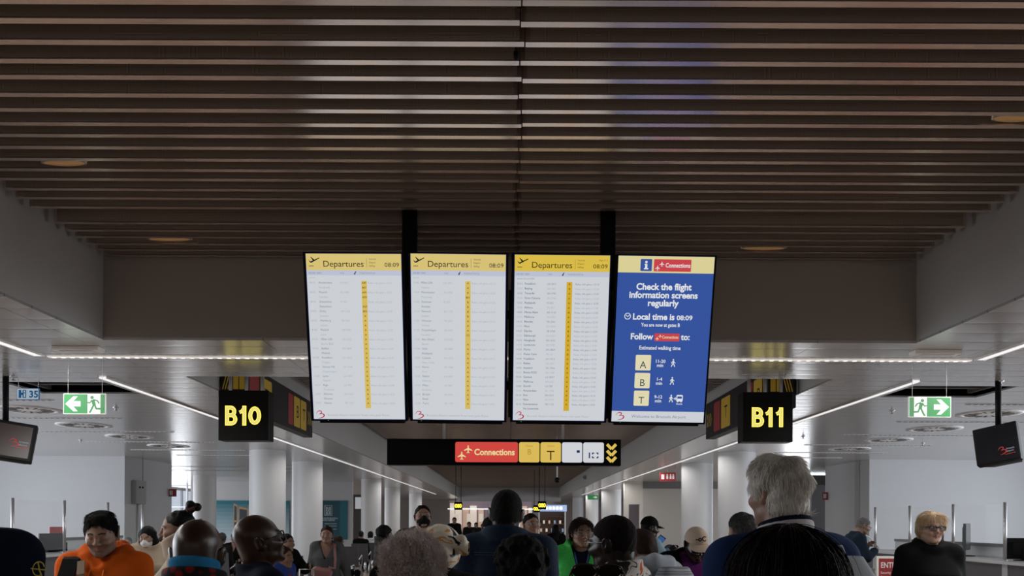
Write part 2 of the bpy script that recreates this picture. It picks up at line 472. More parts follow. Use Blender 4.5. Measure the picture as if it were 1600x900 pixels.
# columns
def column(px, w_px, d, label):
    q = P(px, 800, d); r = w_px/2/F*d
    mb = MB(); mb.lathe([(r, 0.12), (r, ZS)], 40); mb.lathe([(r+0.012, 0), (r+0.012, 0.12), (r, 0.121)], 40, mi=1)
    o = mb.build('column', [M_COLM, M_STEEL]); o.location = (q.x, d, 0); o['kind'] = 'structure'
    o['label'] = label
for px, wd, d, lb in ((418, 55, 17.0, 'thick round white column, nearest on the left'), (480, 47, 20.4, 'round white column, second on the left'),
                      (580, 31, 29.0, 'round white column behind the standing woman in grey'), (613, 24, 37.0, 'round white column at the middle distance on the left'),
                      (649, 20, 45.0, 'round white column behind the masked man'), (320, 34, 27.0, 'pale round column in the bright lounge'),
                      (1151, 57, 17.0, 'thick round white column, nearest on the right'), (1089, 48, 20.4, 'round white column, second on the right'),
                      (955, 31, 38.0, 'round white column before the portal'), (925, 20, 45.0, 'round white column deep in the right arcade'),
                      (903, 17, 52.0, 'furthest round white column on the right')):
    column(px, wd, d, lb)
# ------------------------------------------------------------------ lamps, diffusers and fittings on the ceilings
M_LED = mat('led_strip', (0.8, 0.8, 0.8), 0.4, emit=(0.86, 0.86, 0.88), estr=0.85)
M_DOT = mat('led_dot', (0.8, 0.8, 0.8), 0.4, emit=(1.0, 0.97, 0.93), estr=1.0)
M_SLOT = mat('slot_white', (0.75, 0.75, 0.77), 0.4)
def strip(x0, y0, x1, y1, label, wd=0.075, lamp=0.0):
    cx, cy = (x0+x1)/2, (y0+y1)/2; L = math.hypot(x1-x0, y1-y0)
    t = thing('light_strip', label, 'light strip', (cx, cy, ZS-0.001), (0, 0, math.atan2(y1-y0, x1-x0)))
    MB().box(-L/2, -wd/2, -0.012, L/2, wd/2, 0.0).build('diffuser', M_LED, t)
    mb = MB()
    for s in (-1, 1): mb.box(-L/2, s*(wd/2), -0.016, L/2, s*(wd/2+0.012), 0)
    mb.build('housing', M_WHITE, t)
    if lamp:
        l = area('strip_lamp', (cx, cy, ZS-0.03), (0, 0, math.atan2(y1-y0, x1-x0)), L, wd, lamp, (1, 0.97, 0.93))
        l.data.spread = R(170)
    return t
LX = 4.17
for s, nm in ((-1, 'left'), (1, 'right')):
    strip(s*LX, 1.0, s*LX, 7.06, f'long white light strip along the {nm} side nearest the camera', lamp=130)
    strip(s*LX, 8.16, s*LX, 27.8, f'long white light strip running away on the {nm} beside the columns', lamp=110)
    strip(s*LX, 28.1, s*LX, 45.5, f'far white light strip on the {nm}, beyond the gap', lamp=110)
# cross strip with visible LED dots
t = thing('light_strip', 'thin crosswise light strip with a row of bright dots under the beam', 'light strip', (0, 7.13, ZS))
MB().box(-4.13, -0.022, -0.010, 4.13, 0.022, 0).build('housing', mat('strip_glow', (0.7, 0.7, 0.7), 0.4, emit=(0.45, 0.42, 0.39), estr=1.0), t)
mb = MB()
for k in range(100):
    x = -4.08 + 8.16*k/99; mb.box(x-0.016, -0.012, -0.014, x+0.016, 0.012, -0.010)
tag(mb.build('led_row', M_DOT, t), None, None)
# slot diffusers, round diffusers, sprinklers
M_SLOTD = mat('slot_dark', (0.06, 0.06, 0.065), 0.6)
DIST = ['nearest', 'second', 'third', 'fourth', 'fifth', 'sixth', 'seventh', 'furthest']
for s, nm in ((-1, 'left'), (1, 'right')):
    for k, y in enumerate((9.77, 11.5, 13.3, 15.1, 16.85, 18.2, 22.2, 24.0)):
        if k >= 6 and s > 0: continue
        xa, xb = (5.6, 8.0) if k < 6 else (5.9, 10.5)
        if k == 5: xb = 7.6
        t = thing('slot_diffuser', f'thin slotted air grille in the {nm} ceiling, {DIST[k]} from the camera', 'air grille', (s*(xa+xb)/2, y, ZS-0.001), group='slotted ceiling grilles')
        L = xb - xa
        MB().box(-L/2, -0.03, -0.006, L/2, 0.03, 0).build('frame', M_SLOT if s < 0 else M_SLOT, t)
        mb = MB(); n = int(L/0.08)
        for i in range(n):
            x = -L/2 + (i+0.5)*L/n; mb.box(x-0.012 if s < 0 else x-0.024, -0.02, -0.009, x+0.012 if s < 0 else x+0.024, 0.02, -0.006)
        mb.build('slots', M_SLOTD, t)
    for k, (x, y) in enumerate(((6.42, 10.65), (6.62, 12.4), (6.72, 14.1), (6.8, 15.9))):
        t = thing('air_diffuser', f'round ceiling air diffuser on the {nm}, {DIST[k]} from the camera', 'air diffuser', (s*x, y, ZS-0.001), group='round ceiling air diffusers')
        MB().lathe([(0.40, 0.0), (0.40, -0.008), (0.33, -0.012), (0.31, -0.006), (0.31, 0)], 40).build('rim', M_SLOT, t)
        MB().lathe([(0.31, -0.004), (0.0005, -0.010)], 40).build('plate', M_SLOT, t)
        mb = MB()
        for i in range(16):
            a = 2*math.pi*i/16; c, sn = math.cos(a), math.sin(a); r0, r1 = 0.15, 0.29; wv = 0.016
            p = [(r0*c-wv*sn, r0*sn+wv*c), (r1*c-wv*sn*1.6, r1*sn+wv*c*1.6), (r1*c+wv*sn*0.2, r1*sn-wv*c*0.2), (r0*c+wv*sn*0.1, r0*sn-wv*c*0.1)]
            mb.add([(a_, b_, -0.0125) for a_, b_ in p] + [(a_, b_, -0.009) for a_, b_ in p], [(3,2,1,0), (4,5,6,7), (0,1,5,4), (1,2,6,5), (2,3,7,6), (3,0,4,7)])
        mb.build('vanes', M_SLOTD, t)
for px, py, nm in ((21, 584, 'above the blue sign'), (181, 633, 'right of the left exit sign'), (126, 685, 'between the left diffusers'), (1563, 591, 'beside the right screen pole'),
                   (1394, 638, 'left of the right exit sign'), (1442, 690, 'beyond the right diffusers'), (1255, 679, 'right of the gate sign on the right')):
    d = 1.445*F/unroll(px, py)[1]*1.02; q = P(px, py, d)
    t = thing('sprinkler', 'small ceiling sprinkler head ' + nm, 'sprinkler', (q.x, d, ZS))
    MB().lathe([(0.035, 0), (0.035, -0.006), (0.012, -0.012), (0.012, -0.035), (0.022, -0.038), (0.022, -0.042), (0.0005, -0.042)], 16).build('head', M_STEEL, t)
for s, px, py, nm in ((-1, 122, 545, 'left'), (1, 1462, 551, 'right')):
    q = P(px, py, 6.74)
    t = thing('emergency_light', f'flat white emergency light on the {nm} ceiling above the exit sign', 'light', (q.x, 6.74, ZS))
    MB().box(-0.2, -0.06, -0.035, 0.2, 0.06, 0, bev=0.008).build('body', M_WHITE, t)
    MB().box(-0.14, -0.04, -0.040, 0.14, 0.04, -0.035).build('lens', mat('diffuser_grey', (0.6, 0.62, 0.66), 0.3), t)

# ------------------------------------------------------------------ exit signs
M_GRN = mat('exit_green', (0.035, 0.22, 0.07), 0.4, emit=(0.02, 0.13, 0.045), estr=0.55)
M_EXW = mat('exit_white', (0.75, 0.76, 0.75), 0.4, emit=(0.4, 0.41, 0.4), estr=0.45)
def runner(A, cx, cz, k, f, m, layer=3):
    """running figure, k = height, f = +1 runs to the right"""
    X = lambda x: cx + f*x*k
    Z = lambda z: cz + z*k
    S = lambda pts, wd: A.stroke([(X(a), Z(b)) for a, b in pts], wd*k, m, layer)
    A.disc(X(0.10), Z(0.36), 0.095*k, m, layer)
    S([(0.06, 0.22), (-0.03, -0.06)], 0.19)
    S([(0.04, 0.24), (-0.20, 0.18), (-0.30, 0.02)], 0.075)
    S([(0.10, 0.22), (0.22, 0.05), (0.40, 0.08)], 0.075)
    S([(0.0, -0.05), (0.10, -0.25), (0.20, -0.46), (0.27, -0.46)], 0.10)
    S([(-0.05, -0.05), (-0.14, -0.27), (-0.42, -0.28)], 0.10)
for s, px, py, nm in ((-1, 132, 631, 'left'), (1, 1453, 636, 'right')):
    d = 7.2; q = P(px, py, d)
    W, Hh = 0.385, 0.187
    t = thing('exit_sign', f'green and white emergency exit sign with arrow pointing {nm}', 'exit sign', (q.x, d, q.z))
    MB().box(-W/2, 0, -Hh/2, W/2, 0.022, Hh/2, bev=0.003).build('panel', M_EXW, t)
    A = Art(); e = 0.007
    A.rect(-W/2+e, -Hh/2+e, W/2-e, Hh/2-e, M_GRN, 1)
    f = s
    x0, x1 = sorted((-f*0.028, -f*0.145))
    A.rect(x0, -Hh/2+e, x1, Hh/2-e, M_EXW, 2)
    runner(A, -f*0.085, 0.0, 0.16, f, M_GRN)
    ar = [(0.172, 0), (0.10, 0.068), (0.06, 0.068), (0.10, 0.024), (0.035, 0.024), (0.035, -0.024), (0.10, -0.024), (0.06, -0.068), (0.10, -0.068)]
    A.poly([(f*a-0.0, b) for a, b in (ar if f > 0 else ar[::-1])], M_EXW, 2)
    A.build('pictogram', t)
    for k, x in enumerate((-0.155, 0.155)):
        MB().tube([(x, 0.011, Hh/2-0.002), (x, 0.011, ZS-q.z+0.002)], 0.0022, 6).build('wire', M_WHITE, t)
# small blue and white H 35 sign
d = 8.3; q = P(43.5, 615.5, d)
M_BLU = mat('sign_blue', (0.02, 0.12, 0.30), 0.45, emit=(0.01, 0.08, 0.2), estr=0.5); M_PALE = mat('sign_pale', (0.55, 0.66, 0.75), 0.45, emit=(0.30, 0.40, 0.47), estr=0.7)  # faint glow added to brighten a sign that hangs in shade
t = thing('zone_sign', 'small blue and white sign reading H 35 on wires at the left edge', 'sign', (q.x, d, q.z))
MB().box(-0.117, 0, -0.06, 0.117, 0.02, 0.06, bev=0.004).build('panel', M_BLU, t)
A = Art(); A.rrect(-0.111, -0.055, 0.111, 0.055, 0.008, M_PALE, 1)
A.rect(-0.095, -0.042, -0.068, 0.042, M_BLU, 2); A.rect(-0.068, -0.012, -0.048, 0.012, M_BLU, 2)
A.stroke([(-0.048, -0.042), (-0.048, 0.042)], 0.012, M_BLU, 2); A.stroke([(-0.022, -0.042), (-0.022, 0.042)], 0.010, M_BLU, 2)
A.stroke([(-0.052, 0.038), (-0.02, 0.038)], 0.008, M_BLU, 2); A.stroke([(-0.052, -0.038), (-0.02, -0.038)], 0.008, M_BLU, 2); A.disc(-0.035, 0.012, 0.006, M_BLU, 2)
A.text('35', 0.012, -0.036, 0.098, M_BLU, bold=0.03)
A.build('lettering', t)
for x in (-0.1, 0.1): MB().tube([(x, 0.01, 0.058), (x*1.08, 0.01, ZS-q.z+0.002)], 0.002, 6).build('wire', M_STEEL, t)

# ------------------------------------------------------------------ gate signs B10 and B11 with their rods
M_YEL = glow('gate_yellow', 240, 215, 60, 2.2); M_YELD = mat('yellow_print', (0.38, 0.24, 0.02), 0.5, emit=(0.42, 0.27, 0.02), estr=0.12)
M_CREAM = glow('gate_cream', 235, 222, 130, 1.0)
M_SIGNB = mat('sign_black', (0.004, 0.004, 0.004), 0.4, spec=0.12)
M_REDD = mat('red_print', (0.20, 0.015, 0.018), 0.5, emit=(0.25, 0.02, 0.02), estr=0.10)
for txt, px, py, nm in (('B10', 380, 649, 'left'), ('B11', 1200, 651.5, 'right')):
    d = 8.35; q = P(px, py, d); a = 0.262
    t = thing('gate_sign', f'black hanging box sign with glowing yellow {txt}', 'gate sign', (q.x, d, q.z))
    MB().box(-a, 0, -a, a, 0.2, a, bev=0.006).build('box', M_SIGNB, t)
    A = Art()
    def glyph(ch, x, z, wd, m, ly):
        k = 0.165
        if ch == '1':
            A.stroke([(x+0.062, z-wd/2), (x+0.062, z+k+wd/2)], wd, m, ly); A.stroke([(x+0.012, z+k*0.70), (x+0.035, z+k*0.76), (x+0.064, z+k)], wd*0.85, m, ly)
        elif ch == '0':
            A.stroke([(x+0.056+0.046*math.sin(q_), z+k/2+(k/2-0.008)*math.cos(q_)) for q_ in np.linspace(0, 2*math.pi+0.2, 36)], wd, m, ly)
        else:
            A.stroke([(x+0.016, z-wd/2), (x+0.016, z+k+wd/2)], wd, m, ly)
            for za, zb_, xr in ((z, z+k*0.52, 0.062), (z+k*0.52, z+k, 0.054)):
                h = (zb_-za)/2; A.stroke([(x+0.01, za)] + [(x+xr+h*0.95*math.cos(q_), za+h+h*math.sin(q_)) for q_ in np.linspace(-math.pi/2, math.pi/2, 13)] + [(x+0.01, zb_)], wd, m, ly)
    x0 = -0.185 if nm == 'left' else -0.165
    for ch, dx in zip(txt, (0, 0.135, 0.25) if nm == 'left' else (0, 0.13, 0.24)):
        glyph(ch, x0+dx, -0.085, 0.041, M_YEL, 2); glyph(ch, x0+dx, -0.085, 0.031, M_CREAM, 4)
    A.build('lettering', t)
    for x in (-0.17, 0.0, 0.17):
        MB().box(x-0.014, 0.09, a, x+0.014, 0.118, ZB-q.z+0.03).build('rod', M_STEEL, t)
# direction signs along the fascias behind them
M_FSB = mat('fascia_sign_body', (0.020, 0.019, 0.019), 0.5, spec=0.2)
for s, nm in ((-1, 'left'), (1, 'right')):
    xf = s*(XW-0.10)
    ya, yb = 9.15, 12.75; za, zb = EYE+1.30, EYE+1.86
    t = thing('direction_sign', f'long dark direction sign with red and yellow squares on the {nm} fascia', 'direction sign', (xf, ya, 0), (0, 0, R(90)*(-s)*-1 if False else 0))
    MB().box(-0.05 if s > 0 else -0.095, 0, za, 0.095 if s > 0 else 0.05, yb-ya, zb, bev=0.004).build('body', M_FSB, t)
    A = Art()
    def sq(u0, u1, m, txt=None):
        A.rrect(u0, za+0.06, u1, zb-0.06, 0.03, m, 1)
    L = yb-ya
    u = 0.45
    sq(0.50, 0.86, M_REDD); sq(0.92, 1.40, M_YELD); sq(2.2, 2.45, M_REDD); sq(2.49, 2.83, M_YELD); sq(2.87, 3.20, M_YELD)
    for u0 in (0.08, 3.3):
        for i in range(3):
            u = u0 + i*0.1; zc = (za+zb)/2
            A.stroke([(u, zc+0.10), (u+0.07, zc), (u, zc-0.10)], 0.028, M_YELD, 1)
    for u0, tx in ((2.62, 'B'), (2.98, 'T'), (1.1, 'T')): A.text(tx, u0, (za+zb)/2-0.08, 0.26, M_SIGNB, layer=2)
    g = A.build('lettering', t)
    # print faces the corridor: turn the flat art onto the inner side
    if s < 0:
        g.rotation_euler = (0, 0, R(90)); g.location = (0.0515, 0, 0)
    else:
        g.rotation_euler = (0, 0, R(-90)); g.location = (-0.0515, L, 0)
    # short end sign facing the camera
    q0 = P(345 if s < 0 else 1200, 600, 9.05); q1 = P(382 if s < 0 else 1241, 600, 9.05)
    t = thing('direction_sign', f'short dark sign with yellow chevrons behind the {nm} gate sign', 'direction sign', (0, 9.05, 0))
    zc0, zc1 = EYE+1.44, EYE+1.80
    MB().box(q0.x, 0, zc0, q1.x, 0.06, zc1, bev=0.003).build('body', M_FSB, t)
    A = Art(); wx = q1.x-q0.x
    ox = q0.x if s < 0 else q1.x
    for i in range(3):
        x = ox + (-s)*(0.02 + 0.03*i); A.stroke([(x, zc1-0.03), (x+(-s)*0.04, (zc0+zc1)/2), (x, zc0+0.03)], 0.012, M_YELD, 1)
    A.rect(*sorted((ox+(-s)*0.14, ox+(-s)*0.2))[0:1], zc0+0.03, sorted((ox+(-s)*0.14, ox+(-s)*0.2))[1], zc1-0.03, M_YELD, 1)
    A.rect(sorted((ox+(-s)*0.21, ox+(-s)*0.27))[0], zc0+0.03, sorted((ox+(-s)*0.21, ox+(-s)*0.27))[1], zc1-0.03, M_YELD, 1)
    A.build('lettering', t)
    MB().box((q0.x+q1.x)/2-0.015, 0.02, zc1, (q0.x+q1.x)/2+0.015, 0.04, ZB+0.02).build('rod', M_STEEL, t)

# ------------------------------------------------------------------ departure displays
TILT = R(-13)
G = {}
G['scr'] = glow('screen_white', 203, 207, 212); G['hdr'] = glow('screen_yellow', 214, 192, 118); G['hdr3'] = glow('screen_yellow_strong', 216, 186, 72)
G['sub'] = glow('screen_subhead', 186, 192, 210); G['ink'] = glow('screen_ink', 28, 26, 22); G['navy'] = glow('screen_navy', 52, 66, 100)
G['mid'] = glow('screen_mid', 120, 128, 150); G['pale'] = glow('screen_pale', 165, 170, 184); G['gate'] = glow('screen_gate', 214, 184, 92); G['gate3'] = glow('screen_gate_strong', 208, 168, 44)
G['gtx'] = glow('screen_gate_text', 90, 72, 20); G['mag'] = glow('screen_magenta', 178, 22, 72); G['blue'] = glow('screen_blue', 52, 82, 156)
G['red'] = glow('screen_red', 200, 66, 74); G['whi'] = glow('screen_lettering', 222, 224, 226); G['crm'] = glow('screen_cream', 222, 214, 176); G['ltyel'] = glow('screen_light_yellow', 216, 206, 150)
G['ring'] = glow('screen_bluerim', 20, 40, 90)
M_BEZ = mat('display_black', (0.003, 0.003, 0.006), 0.35, spec=0.12)
M_LEDG = glow('standby_green', 120, 255, 90, 1.0)
SX = 0.66/157; SZ = 1.106/264
U = lambda px: (px-472)*SX - 0.33
V = lambda py: 0.553 - (py-393)*SZ
def logo3(A, cx, cz, k, m, layer=2):
    pts = [(-0.5, 0.10), (-0.34, 0.34), (-0.12, 0.46), (0.10, 0.44), (0.18, 0.30), (0.06, 0.14), (-0.12, 0.04), (0.15, 0.10), (0.40, 0.06), (0.50, -0.08), (0.40, -0.26), (0.12, -0.40), (-0.25, -0.46)]
    ws = [0.03, 0.06, 0.09, 0.11, 0.12, 0.09, 0.04, 0.08, 0.12, 0.15, 0.13, 0.09, 0.03]
    dense = []; dw = []
    for i in range(len(pts)-1):
        for j in range(4):
            f = j/4; p0 = pts[max(i-1, 0)]; p1 = pts[i]; p2 = pts[i+1]; p3 = pts[min(i+2, len(pts)-1)]
            c = [0.5*((2*p1[a]) + (-p0[a]+p2[a])*f + (2*p0[a]-5*p1[a]+4*p2[a]-p3[a])*f*f + (-p0[a]+3*p1[a]-3*p2[a]+p3[a])*f**3) for a in (0, 1)]
            dense.append((cx+c[0]*k, cz+c[1]*k)); dw.append((ws[i]*(1-f)+ws[i+1]*f)*k)
    dense.append((cx+pts[-1][0]*k, cz+pts[-1][1]*k)); dw.append(ws[-1]*k)
    A.stroke(dense, dw, m, layer)
def plane_side(A, cx, cz, k, m, layer=2):
    A.stroke([(cx-0.42*k, cz-0.12*k), (cx-0.28*k, cz-0.16*k), (cx+0.50*k, cz+0.22*k)], [0.06*k, 0.13*k, 0.07*k], m, layer)
    A.stroke([(cx-0.02*k, cz), (cx-0.30*k, cz+0.30*k)], [0.16*k, 0.05*k], m, layer)
    A.stroke([(cx-0.36*k, cz-0.12*k), (cx-0.48*k, cz+0.02*k)], [0.08*k, 0.03*k], m, layer)
    A.stroke([(cx-0.5*k, cz-0.50*k), (cx-0.05*k, cz-0.50*k)], 0.05*k, m, layer)
def plane_top(A, cx, cz, k, m, layer=3):
    pts = [(0, .5), (.07, .38), (.08, .14), (.5, -.12), (.5, -.22), (.08, -.10), (.06, -.34), (.2, -.44), (.2, -.5), (0, -.45), (-.2, -.5), (-.2, -.44), (-.06, -.34), (-.08, -.10), (-.5, -.22), (-.5, -.12), (-.08, .14), (-.07, .38)]
    A.poly([(cx+a*k, cz+b*k) for a, b in pts[::-1]], m, layer)
def walker(A, cx, cz, k, m, layer=2):
    A.disc(cx, cz+0.42*k, 0.10*k, m, layer)
    S = lambda p, wd: A.stroke([(cx+a*k, cz+b*k) for a, b in p], wd*k, m, layer)
    S([(0.02, 0.28), (-0.02, -0.05)], 0.20); S([(0, 0.25), (-0.2, 0.1), (-0.24, -0.08)], 0.08); S([(0.05, 0.25), (0.15, 0.06), (0.3, -0.02)], 0.08)
    S([(-0.02, -0.05), (-0.12, -0.25), (-0.26, -0.5)], 0.11); S([(0.0, -0.05), (0.12, -0.22), (0.22, -0.5)], 0.11)

CITY = [
 'Amsterdam Hurghada Munich London Zakynthos Zakynthos Doha Larnaca Hamburg Lisbon Madrid Lyon Milan-LIN Berlin-BER Belfast Madrid Frankfurt Prague Vienna-VIE Copenhagen Lyon Naples Riga Toulouse Alicante Geneva Vienna Santorini'.split(),
 'Milan-LIN Vienna Manchester Montreal Dalaman Antalya Newark Dublin Warsaw Venice Copenhagen London Abu-Dhabi Berlin Oslo Budapest Catania New-York Porto Faro Nador Palermo Milan Krakow Bristol Basel Turin Sofia'.split(),
 'Frankfurt Beijing Tenerife Gran-Canaria Reykjavik Athens Marsa-Alam Mallorca Rhodes Nice Djerba Edinburgh Hurghada Lanzarote Porto Punta-Cana Frankfurt Rabat Istanbul Rome-FCO Geneva Mallorca Zurich Amsterdam Kos Nice Fuerteventur Via-Lanzarote'.split()]
TIMES = ['08:10 08:15 08:20 08:25 08:30 08:35 08:45 08:50 08:55 09:00 09:05 09:10 09:20 09:25 09:30 09:35 09:40 09:45 09:50 09:55 10:00 10:05 10:10 10:15 10:20 10:25 10:30 10:35'.split(),
         '10:40 10:45 10:50 10:55 11:00 11:05 11:10 11:15 11:20 11:25 11:30 11:35 11:40 11:45 11:50 11:55 12:00 12:05 12:10 12:15 12:20 12:25 12:30 12:35 12:40 12:45 12:50 12:55'.split(),
         '13:15 13:20 13:20 13:30 13:55 14:00 14:05 14:15 14:15 14:20 14:25 14:25 14:25 14:35 14:35 14:35 14:40 14:40 14:50 14:55 15:00 15:00 15:00 15:05 15:10 15:10 15:15'.split()+['']]
GATE = [['A45', 'B07', 'A43', 'A59', '', 'A29', 'B05'] + ['A']*21, ['A', 'A', 'B', 'B01', 'B', 'B', 'B', 'B', 'A', 'A', 'A', '151', '', 'A'] + ['A']*14,
        list('ABAAAABAAABBBAABABBAAAAAAAA') + ['']]
FLT = ['LH 2011', 'HU 492', 'SN 3781', 'SN 3783', 'FI 555', 'SN 821', 'SN 1123', 'SN 3705', 'TB 2341', 'SN 3593', 'TB 2705', 'SN 2063', 'SN 3325', 'SN 3787', 'SN 3809', 'TB 101', 'LH 1013', 'TB 2271', 'TK 1944', 'SN 3183', 'LX 4057', 'SN 3727', 'LX 785', 'KL 1730', 'SN 3241', 'SN 3597', 'TB 1123', '']
PLACE = ['outermost on the left', 'second from the left', 'third from the left']
def display(idx):
    # top centre / bottom centre measured in the photo
    tops = [(551.5, 394), (715.5, 394.5), (878.5, 396), (1041.5, 398)]
    bots = [(561.5, 658), (716, 659), (872, 660), (1026.5, 662)]
    dt, db = 5.235, 5.485
    a = P(*tops[idx], dt); b = P(*bots[idx], db); c = (a+b)/2; v = (a-b)
    yaw = [0.0, 0, 0, 0][idx]
    lab = (f'tall departures display with faint flight rows, {PLACE[idx]}' if idx < 2 else 'tall departures display with the clearest flight list, left of the blue display') if idx < 3 else 'tall blue display with white wayfinding text and connections logo'
    rollz = math.atan2(v.x, v.z)
    t = thing('flight_display', lab, 'display', c, (math.atan2(-v.y, v.z)*-1 if False else math.atan2(-v.y, v.z), rollz, 0))
    hz = v.length/2; hx = 0.332
    mb = MB(); mb.box(-hx, 0.0, -hz, hx, 0.075, hz, bev=0.004); mb.build('housing', M_BEZ, t)
    mb = MB(); mb.box(-0.29, 0.075, -hz-0.022, 0.305, 0.14, hz-0.1, bev=0.004); mb.build('back_box', M_BEZ, t)
    A = Art(); kz = hz/0.553
    S = lambda x0, y0, x1, y1, m, l: A.rect(U(x0), V(y1)*kz, U(x1), V(y0)*kz, m, l)
    T = lambda s, x, y, cap, m, al='LEFT', bold=0.0, wd=None: A.text(s, U(x), V(y)*kz, cap/0.72*SX, m, al, bold, 7, wd*SX if wd else None)
    S(475.6, 394.8, 626.4, 654.6, G['ring'], 1)
    if idx < 3:
        S(476.4, 395.5, 625.6, 653.8, G['scr'], 2)
        h = G['hdr3'] if idx == 2 else G['hdr']
        S(476.4, 395.5, 625.6, 420.3, h, 3); S(476.4, 420.3, 625.6, 428, G['sub'], 3)
        plane_side(A, U(489), V(405.5)*kz, 17*SX, G['ink'], 4)
        T('Departures', 502.5, 415, 9.3, G['ink'], wd=63)
        S(571, 402, 571.4, 416, G['gtx'], 4)
        for k, s in enumerate(('Vertrek', 'Départ', 'Abflug')): T(s, 575, 404.5+k*5.1, 2.6, G['gtx'])
        T('08:09', 622.5, 415, 6.6, G['ink'], 'RIGHT', wd=22.5)
        if idx == 2: T('Page 2 / 2', 622, 404, 2.4, G['gtx'], 'RIGHT')
        sb = G['mid']
        T('HEURE', 479.5, 425.8, 2.6, sb); T('VERS', 492, 425.8, 2.6, sb); T('VOL', 529, 425.8, 2.6, sb); T('PORTE', 560, 425.8, 2.6, sb); T('STATUS', 571.5, 425.8, 2.6, sb)
        A.stroke([(U(551.5), V(426.5)*kz), (U(554.3), V(421.8)*kz)], [2.2*SX, 1.2*SX], G['navy'], 4)
        T('samedi 22 avril 2023' if idx == 2 else 'samedi', 480, 432.6, 2.4, G['pale'] if idx < 2 else G['mid'])
        if idx == 0: g0, g1, yb = 562, 570.6, 636
        elif idx == 1: g0, g1, yb = 562, 570.6, 636
        else: g0, g1, yb = 558.6, 567.6, 638
        S(g0, 436, g1, yb, G['gate3'] if idx == 2 else G['gate'], 3)
        for k in range(28):
            if idx < 2 and k > 26: break
            y = 440.6 + 7.25*k; strong = (k % 2 == 0)
            city = CITY[idx][k].replace('-', ' ')
            if idx == 2: cc, tc, fc, st = (G['navy'], G['mid'] if strong else G['pale'], G['mid'] if strong else G['pale'], G['mid'] if strong else G['pale'])
            else: cc, tc, fc, st = (G['mid'] if (strong or k % 5 == 0) else G['pale'], G['pale'], G['pale'], G['pale'])
            if TIMES[idx][k] and (idx == 2 or strong): T(TIMES[idx][k], 480, y, 3.0, tc)
            T(city, 492.5 if idx else 494.3, y, 3.3, cc)
            if FLT[k] and (idx == 2 or strong): T(FLT[k], 528, y, 3.0, fc)
            if GATE[idx][k]: T(GATE[idx][k], (g0+g1)/2, y, 3.1, G['gtx'], 'CENTER', 0.01)
            if k < 27 and (idx == 2 or strong): T('Relax, info gate a ' + ('%02d:%02d' % (12+k//12, 15+(k*5) % 40)), 572, y, 2.9, st)
        logo3(A, U(487), V(646.5)*kz, 13*SX, G['mag'], 4)
        T('Brussels Airport wünscht Ihnen eine gute Reise', 499, 648.5, 3.4, G['pale'], wd=100)
    else:
        B = lambda px: px - 962 + 472 + 0.0
        S(475.6, 395.5, 626.0, 654.2, G['blue'], 2); S(475.6, 395.5, 626, 420.5, G['ltyel'], 3); S(475.6, 637, 626, 654.2, G['scr'], 3)
        A.rrect(U(510.5), V(418)*kz, U(528.5), V(400)*kz, 0.005, G['blue'], 4)
        A.disc(U(519.5), V(404.6)*kz, 1.9*SX, G['whi'], 5)
        A.stroke([(U(516.8), V(408)*kz), (U(520.3), V(408)*kz)], 1.6*SZ, G['whi'], 5); A.stroke([(U(519.5), V(407.4)*kz), (U(519.5), V(414.4)*kz)], 3.4*SX, G['whi'], 5); A.stroke([(U(516), V(414.4)*kz), (U(523), V(414.4)*kz)], 1.8*SZ, G['whi'], 5)
        A.rrect(U(531.5), V(418.2)*kz, U(590), V(400)*kz, 0.005, G['red'], 4)
        plane_top(A, U(537.5), V(413)*kz, 7.5*SX, G['whi'], 5); plane_top(A, U(544), V(407)*kz, 7.5*SX, G['whi'], 5)
        T('Connections', 549.5, 412, 6.6, G['whi'], bold=0.02, wd=39)
        c = 549.0
        T('Check the flight', c, 446, 9.8, G['whi'], 'CENTER', 0.03, 87); T('information screens', c, 458.5, 9.8, G['whi'], 'CENTER', 0.03, 108); T('regularly', c, 470.8, 9.8, G['whi'], 'CENTER', 0.03, 49)
        A.disc(U(494), V(487)*kz, 5.2*SX, G['whi'], 4); A.disc(U(494), V(487)*kz, 4.0*SX, G['blue'], 5)
        A.stroke([(U(491.5), V(485)*kz), (U(494), V(488)*kz), (U(497), V(485)*kz)], 1.1*SX, G['whi'], 6)
        T('Local time is', 502, 491.8, 9.4, G['whi'], 'LEFT', 0.03, 66); T('08:09', 572, 491.8, 7.2, G['whi'], 'LEFT', 0.02, 25)
        T('You are now at gates B', c-2, 502.6, 5.8, G['whi'], 'CENTER', 0.02, 62)
        T('Follow', 500, 522.5, 9.4, G['whi'], 'LEFT', 0.03, 36); A.rrect(U(538.5), V(525)*kz, U(578.5), V(513)*kz, 0.004, G['red'], 4)
        plane_top(A, U(543), V(521)*kz, 5.5*SX, G['crm'], 5); plane_top(A, U(547.5), V(517)*kz, 5.5*SX, G['crm'], 5); T('Connections', 550.5, 520.8, 4.8, G['crm'], bold=0.015, wd=26)
        T('to:', 581, 522.5, 9.4, G['whi'], 'LEFT', 0.03, 14)
        T('Estimated walking time', c-1, 538.4, 6.0, G['whi'], 'CENTER', 0.02, 66)
        for k, (L_, mn) in enumerate((('A', '11-20'), ('B', '1-4'), ('T', '9-12'))):
            y0 = 547 + 28.4*k
            A.rrect(U(510.3), V(y0+24.5)*kz, U(535), V(y0)*kz, 0.008, G['crm'], 4)
            T('Gates', 522.6, y0+6.6, 4, G['ltyel'], 'CENTER'); T(L_, 522.6, y0+21, 11.5, mat('screen_gate_letter', (0.01, 0.01, 0.01), 0.5, emit=srgb(40, 70, 84)), 'CENTER')
            T(mn, 550, y0+12, 5.2, G['whi'], 'CENTER', 0.02); T('min', 550, y0+18.4, 5.2, G['whi'], 'CENTER', 0.02)
            walker(A, U(571), V(y0+12)*kz, 12*SX, G['whi'], 4)
